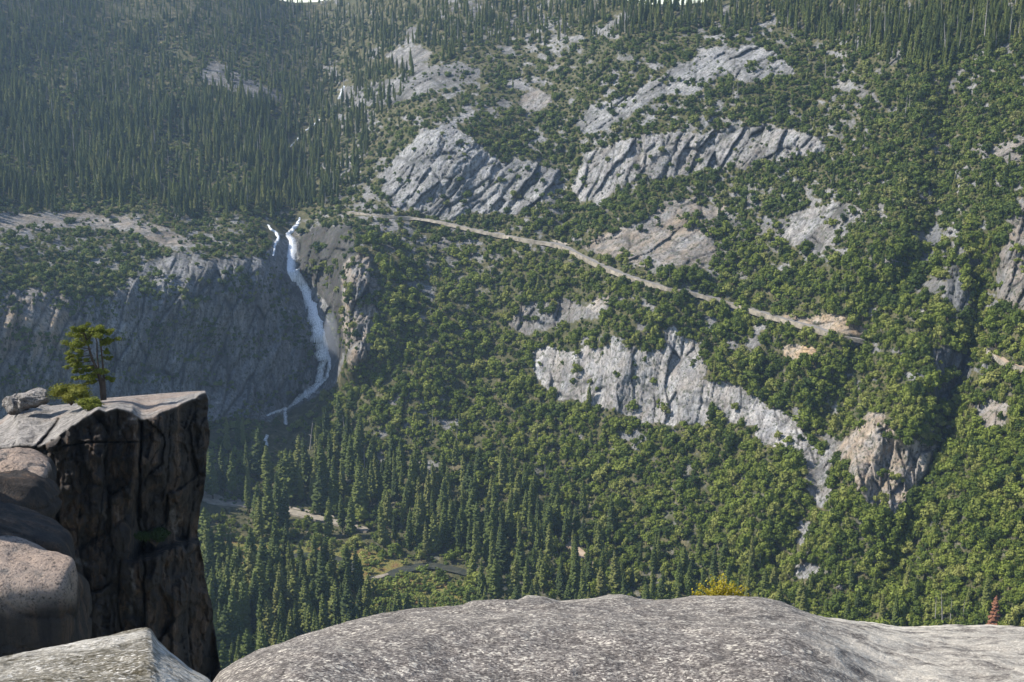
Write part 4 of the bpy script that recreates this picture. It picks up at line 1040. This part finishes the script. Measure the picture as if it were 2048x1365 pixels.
# pine on the pillar --------------------------------------------------------------------
M['ppine'] = leaf_mat('olive_pine_needles', [(.2, (.10, .12, .02)), (.5, (.17, .19, .03)), (.8, (.25, .25, .05))], .35, .4)  # yellowish olive needle colour
M['pbush'] = leaf_mat('manzanita_leaves', [(.2, (.12, .13, .02)), (.5, (.22, .20, .03)), (.8, (.30, .25, .05))], .3, .6)
M['dbush'] = leaf_mat('dark_bush_leaves', [(.2, (.02, .035, .012)), (.5, (.03, .05, .015)), (.8, (.05, .07, .02))], .2, .6)  # dark green leaf colour
def cliff_pine():
    h0 = 91.0; base = pil_at(207, 797, h0); px2m = lambda d: d * base.length / F
    root = bpy.data.objects.new('cliff_pine', None); COL.objects.link(root); root.location = base
    tag(root, 'small gnarled pine growing alone on top of the rock pillar', 'pine tree')
    rs = np.random.RandomState(3)
    def P_(x, y, dy=0): return np.array([px2m(x - 207), dy, px2m(797 - y)])
    stems = [[P_(207, 800), P_(205, 770, .05), P_(200, 745, .0), P_(190, 715, -.1), P_(185, 690, -.1), P_(178, 668, 0), P_(168, 655, .1)],
             [P_(208, 800), P_(209, 770, .1), P_(207, 735, .3), P_(206, 700, .3), P_(205, 675, .2), P_(207, 655, .2)],
             [P_(204, 780), P_(199, 745, .3), P_(196, 715, .45), P_(197, 690, .5), P_(192, 670, .5)]]
    mb = MB(); rad = [(.20, .16, .10, .075, .06, .04, .02), (.17, .10, .06, .05, .04, .02), (.10, .055, .045, .035, .02)]
    for s_, r_ in zip(stems, rad): mb.tube(s_, r_, 7)
    tr = link('trunk', mb.mesh('trunk', True), M['bark'], root)
    lb = MB(); nd = MB()
    # limbs: start pixel, end pixel, depth swing, clump radius
    limbs = [((186,690),(150,672),.3,.34),((186,690),(140,685),-.5,.34),((180,672),(160,655),-.2,.34),((178,668),(180,652),.2,.34),((186,680),(200,660),-.5,.3),((206,665),(212,656),0,.3),((206,668),(225,668),.3,.3),((205,680),(236,680),.0,.26),((206,684),(220,690),.6,.3),((190,700),(150,695),.6,.3),
             ((192,712),(140,714),.0,.26),((193,716),(150,720),-.6,.26),((195,722),(145,730),.4,.24),((197,730),(142,738),-.2,.26),((199,738),(150,748),.5,.26),((201,745),(160,758),-.4,.26),((202,750),(148,760),.1,.22),((204,748),(186,752),-.7,.3),((205,752),(200,745),.8,.3),((207,758),(222,758),.1,.2),((206,745),(212,742),-.6,.24),((204,760),(170,768),.0,.24),
             ((207,700),(228,706),-.2,.16),((207,712),(222,722),.4,.14),((186,690),(170,680),-.9,.34),((186,684),(166,668),.8,.36),((204,672),(190,664),.8,.34),((205,672),(216,672),-.7,.3),((198,742),(178,742),.9,.26),((200,748),(180,758),1.0,.26),((190,700),(165,700),-1.,.28)]
    for (a, b, sw, cr) in limbs:
        p0 = P_(*a); p1 = P_(b[0], b[1], sw); mid = (p0 + p1) / 2 + [0, 0, -.08]
        lb.tube([p0, mid, p1], [.035, .024, .01], 4)
        ncl = 5
        for k in range(ncl):
            t = .45 + .6 * k / ncl; c = p0 * (1 - t) + p1 * t + rs.normal(0, .13, 3) * [1.2, 1.5, .45]
            r = cr * rs.uniform(.65, 1.05)
            n = 130
            d = rs.normal(0, 1, (n, 3)); d /= np.linalg.norm(d, axis=1)[:, None]; d[:, 2] *= .55
            cc = c + d * r * rs.uniform(.35, 1.0, (n, 1)); up_ = d + [0, 0, .6]; up_ /= np.linalg.norm(up_, axis=1)[:, None]
            leaf_cards(nd, cc, up_, .042, rs, .5)
            lb.tube([mid, c], [.014, .006], 3)
    link('limbs', lb.mesh('limbs'), M['bark'], root); link('needles', nd.mesh('needles'), M['ppine'], root)
cliff_pine()

def bush(name, cx, cy, h, size, mat, label, seed, n=2600, leaf=.035, twig=True, cat='bush'):
    root = bpy.data.objects.new(name, None); COL.objects.link(root); base = pil_at(cx, cy, h); root.location = base; tag(root, label, cat)
    rs = np.random.RandomState(seed); nd = MB(); st = MB()
    lumps = []
    for i in range(14):
        a = rs.uniform(0, 6.28); q = math.sqrt(rs.rand()) * .8
        lumps.append((np.array([math.cos(a) * q * size[0] / 2, math.sin(a) * q * size[1] / 2, size[2] * (.25 + .5 * (1 - q * q) * rs.uniform(.6, 1.1))]), rs.uniform(.22, .36) * min(size[0], size[1] * 1.2, size[2] * 2)))
    for c, r in lumps:
        k = n // 14; d = rs.normal(0, 1, (k, 3)); d /= np.linalg.norm(d, axis=1)[:, None]
        cc = c + d * [r, r, r * .6] * rs.uniform(.6, 1.05, (k, 1)); cc[:, 2] = np.maximum(cc[:, 2], .0)
        leaf_cards(nd, cc, d, leaf, rs, .6); st.tube([[0, 0, -.1], c * .5, c], [leaf * .7, leaf * .5, leaf * .2], 4)
        v, f = ICO1; nd.add(v * [r * .7, r * .7, r * .4] + c, f)
    link('foliage', nd.mesh('foliage'), mat, root); link('stems', st.mesh('stems'), M['bark'], root); return root
bush('bush', 142, 808, 90.0, (3.3, 1.8, 1.4), M['pbush'], 'yellow green bush spreading on the pillar left of the small pine', 21, 3600, .04)
bush('bush', 178, 824, 86.5, (1.6, 1.1, 1.0), M['ppine'], 'small green bush hanging over the front edge below the small pine', 22, 2200, .04)
bush('bush', 312, 1090, 82.3, (2.3, 1.2, 1.3), M['dbush'], 'dark bush growing in the shade on the ledge of the pillar face', 23, 2600, .045)
# autumn bush behind the slab crest
M['yleaf'] = leaf_mat('yellow_autumn_leaves', [(.2, (.36, .30, .03)), (.5, (.62, .50, .04)), (.8, (.7, .6, .08))], .4, 8)
def yellow_bush():
    root = bpy.data.objects.new('yellow_bush', None); COL.objects.link(root); base = pil_at(1445, 1212, 7.9); root.location = base
    tag(root, 'small yellow leaved bush poking up behind the slab edge', 'bush')
    rs = np.random.RandomState(9); st = MB(); lf = MB(); u = base.length / F
    for i in range(60):
        ex = rs.uniform(-60, 50); ez = rs.uniform(22, 66) * (1 - abs(ex + 5) / 130); dy = rs.uniform(-.08, .08)
        e = np.array([ex * u, dy, ez * u]); m_ = e * .5 + [0, 0, .01]
        st.tube([[ex * u * .3, 0, -.06], m_, e], [.0016, .0011, .0005], 3)
        k = 34; t = rs.uniform(.35, 1.05, (k, 1)); c = e * t + [ex * u * .3 * 0, 0, 0] + rs.normal(0, .0065, (k, 3))
        leaf_cards(lf, c, rs.normal(0, 1, (k, 3)) + [0, 0, .5], .0058, rs, .3)
    st.tube([[-.05, 0, -.02], [-42 * u, 0, 40 * u]], [.0022, .001], 3)
    link('twigs', st.mesh('twigs'), M['snag'], root); link('leaves', lf.mesh('leaves'), M['yleaf'], root)
yellow_bush()

# ------------------------------------------------------------------ haze, mist
def box(name, lo, hi, mat):
    v = [(x_, y_, z_) for x_ in (lo[0], hi[0]) for y_ in (lo[1], hi[1]) for z_ in (lo[2], hi[2])]
    f = [[0, 1, 3, 2], [4, 6, 7, 5], [0, 4, 5, 1], [2, 3, 7, 6], [0, 2, 6, 4], [1, 5, 7, 3]]
    return link(name, mesh_np(name, v, np.array(f), None, False), mat)
def vol_mat(name, dens, col, an=.3):
    m = bpy.data.materials.new(name); m.use_nodes = True; nt = m.node_tree
    nt.nodes.remove(nt.nodes['Principled BSDF']); pv = nt.nodes.new('ShaderNodeVolumePrincipled')
    pv.inputs['Density'].default_value = dens; pv.inputs['Color'].default_value = col + (1,); pv.inputs['Anisotropy'].default_value = an
    nt.links.new(pv.outputs[0], nt.nodes['Material Output'].inputs['Volume']); return m
c_ = at1(672, 690)[0]; v_, f_ = ico(3)
mo = link('mist', mesh_np('mist', v_ * [7, 9, 26] * (1 + .2 * fbm(v_[:, 0] * 2, v_[:, 2] * 2, 2, 3)[:, None]), f_), vol_mat('spray', .03, (.85, .9, 1.), .2), loc=c_ + np.array([-2, -14, 8]))
tag(mo, 'faint pale spray drifting beside the foot of the waterfall', None, None, 'stuff')
HAZE = 0.000065
if HAZE:
    hb = box('haze', (-3050, -3050, -400), (3050, 3050, 320), vol_mat('valley_haze', HAZE, (.52, .73, 1.0), .3))
    tag(hb, 'pale blue haze filling the valley air', None, None, 'stuff')

# ------------------------------------------------------------------ light, sky, camera
SUN_AZ, SUN_EL = R(84), R(43)       # azimuth measured to the left of the view direction
sd = Vector((-math.sin(SUN_AZ) * math.cos(SUN_EL), math.cos(SUN_AZ) * math.cos(SUN_EL), math.sin(SUN_EL)))
sl = bpy.data.lights.new('sun', 'SUN'); sl.energy = 5.0; sl.angle = R(.5); sl.color = (1, .95, .86)
so = bpy.data.objects.new('sun', sl); COL.objects.link(so); so.rotation_euler = sd.to_track_quat('Z', 'Y').to_euler()
w = bpy.data.worlds.new('World'); SC.world = w; w.use_nodes = True; nt = w.node_tree
sk = nt.nodes.new('ShaderNodeTexSky'); sk.sky_type = 'NISHITA'; sk.sun_disc = False; sk.sun_elevation = SUN_EL; sk.sun_rotation = -SUN_AZ
sk.altitude = 1500; sk.air_density = 1.0; sk.dust_density = 1.2
nt.links.new(sk.outputs[0], nt.nodes['Background'].inputs[0]); nt.nodes['Background'].inputs[1].default_value = .14
cam = bpy.data.cameras.new('camera'); co = bpy.data.objects.new('camera', cam); COL.objects.link(co); SC.camera = co
cam.sensor_width = 36; cam.lens = F / W * 36; cam.clip_start = .1; cam.clip_end = 20000
co.rotation_euler = (R(90) + PITCH, 0, 0)
vs = SC.view_settings; vs.view_transform = 'Standard'; vs.look = 'None'; vs.gamma = 1; vs.exposure = 0.7
SC.cycles.volume_bounces = 0; SC.cycles.max_bounces = 5; SC.cycles.transparent_max_bounces = 12
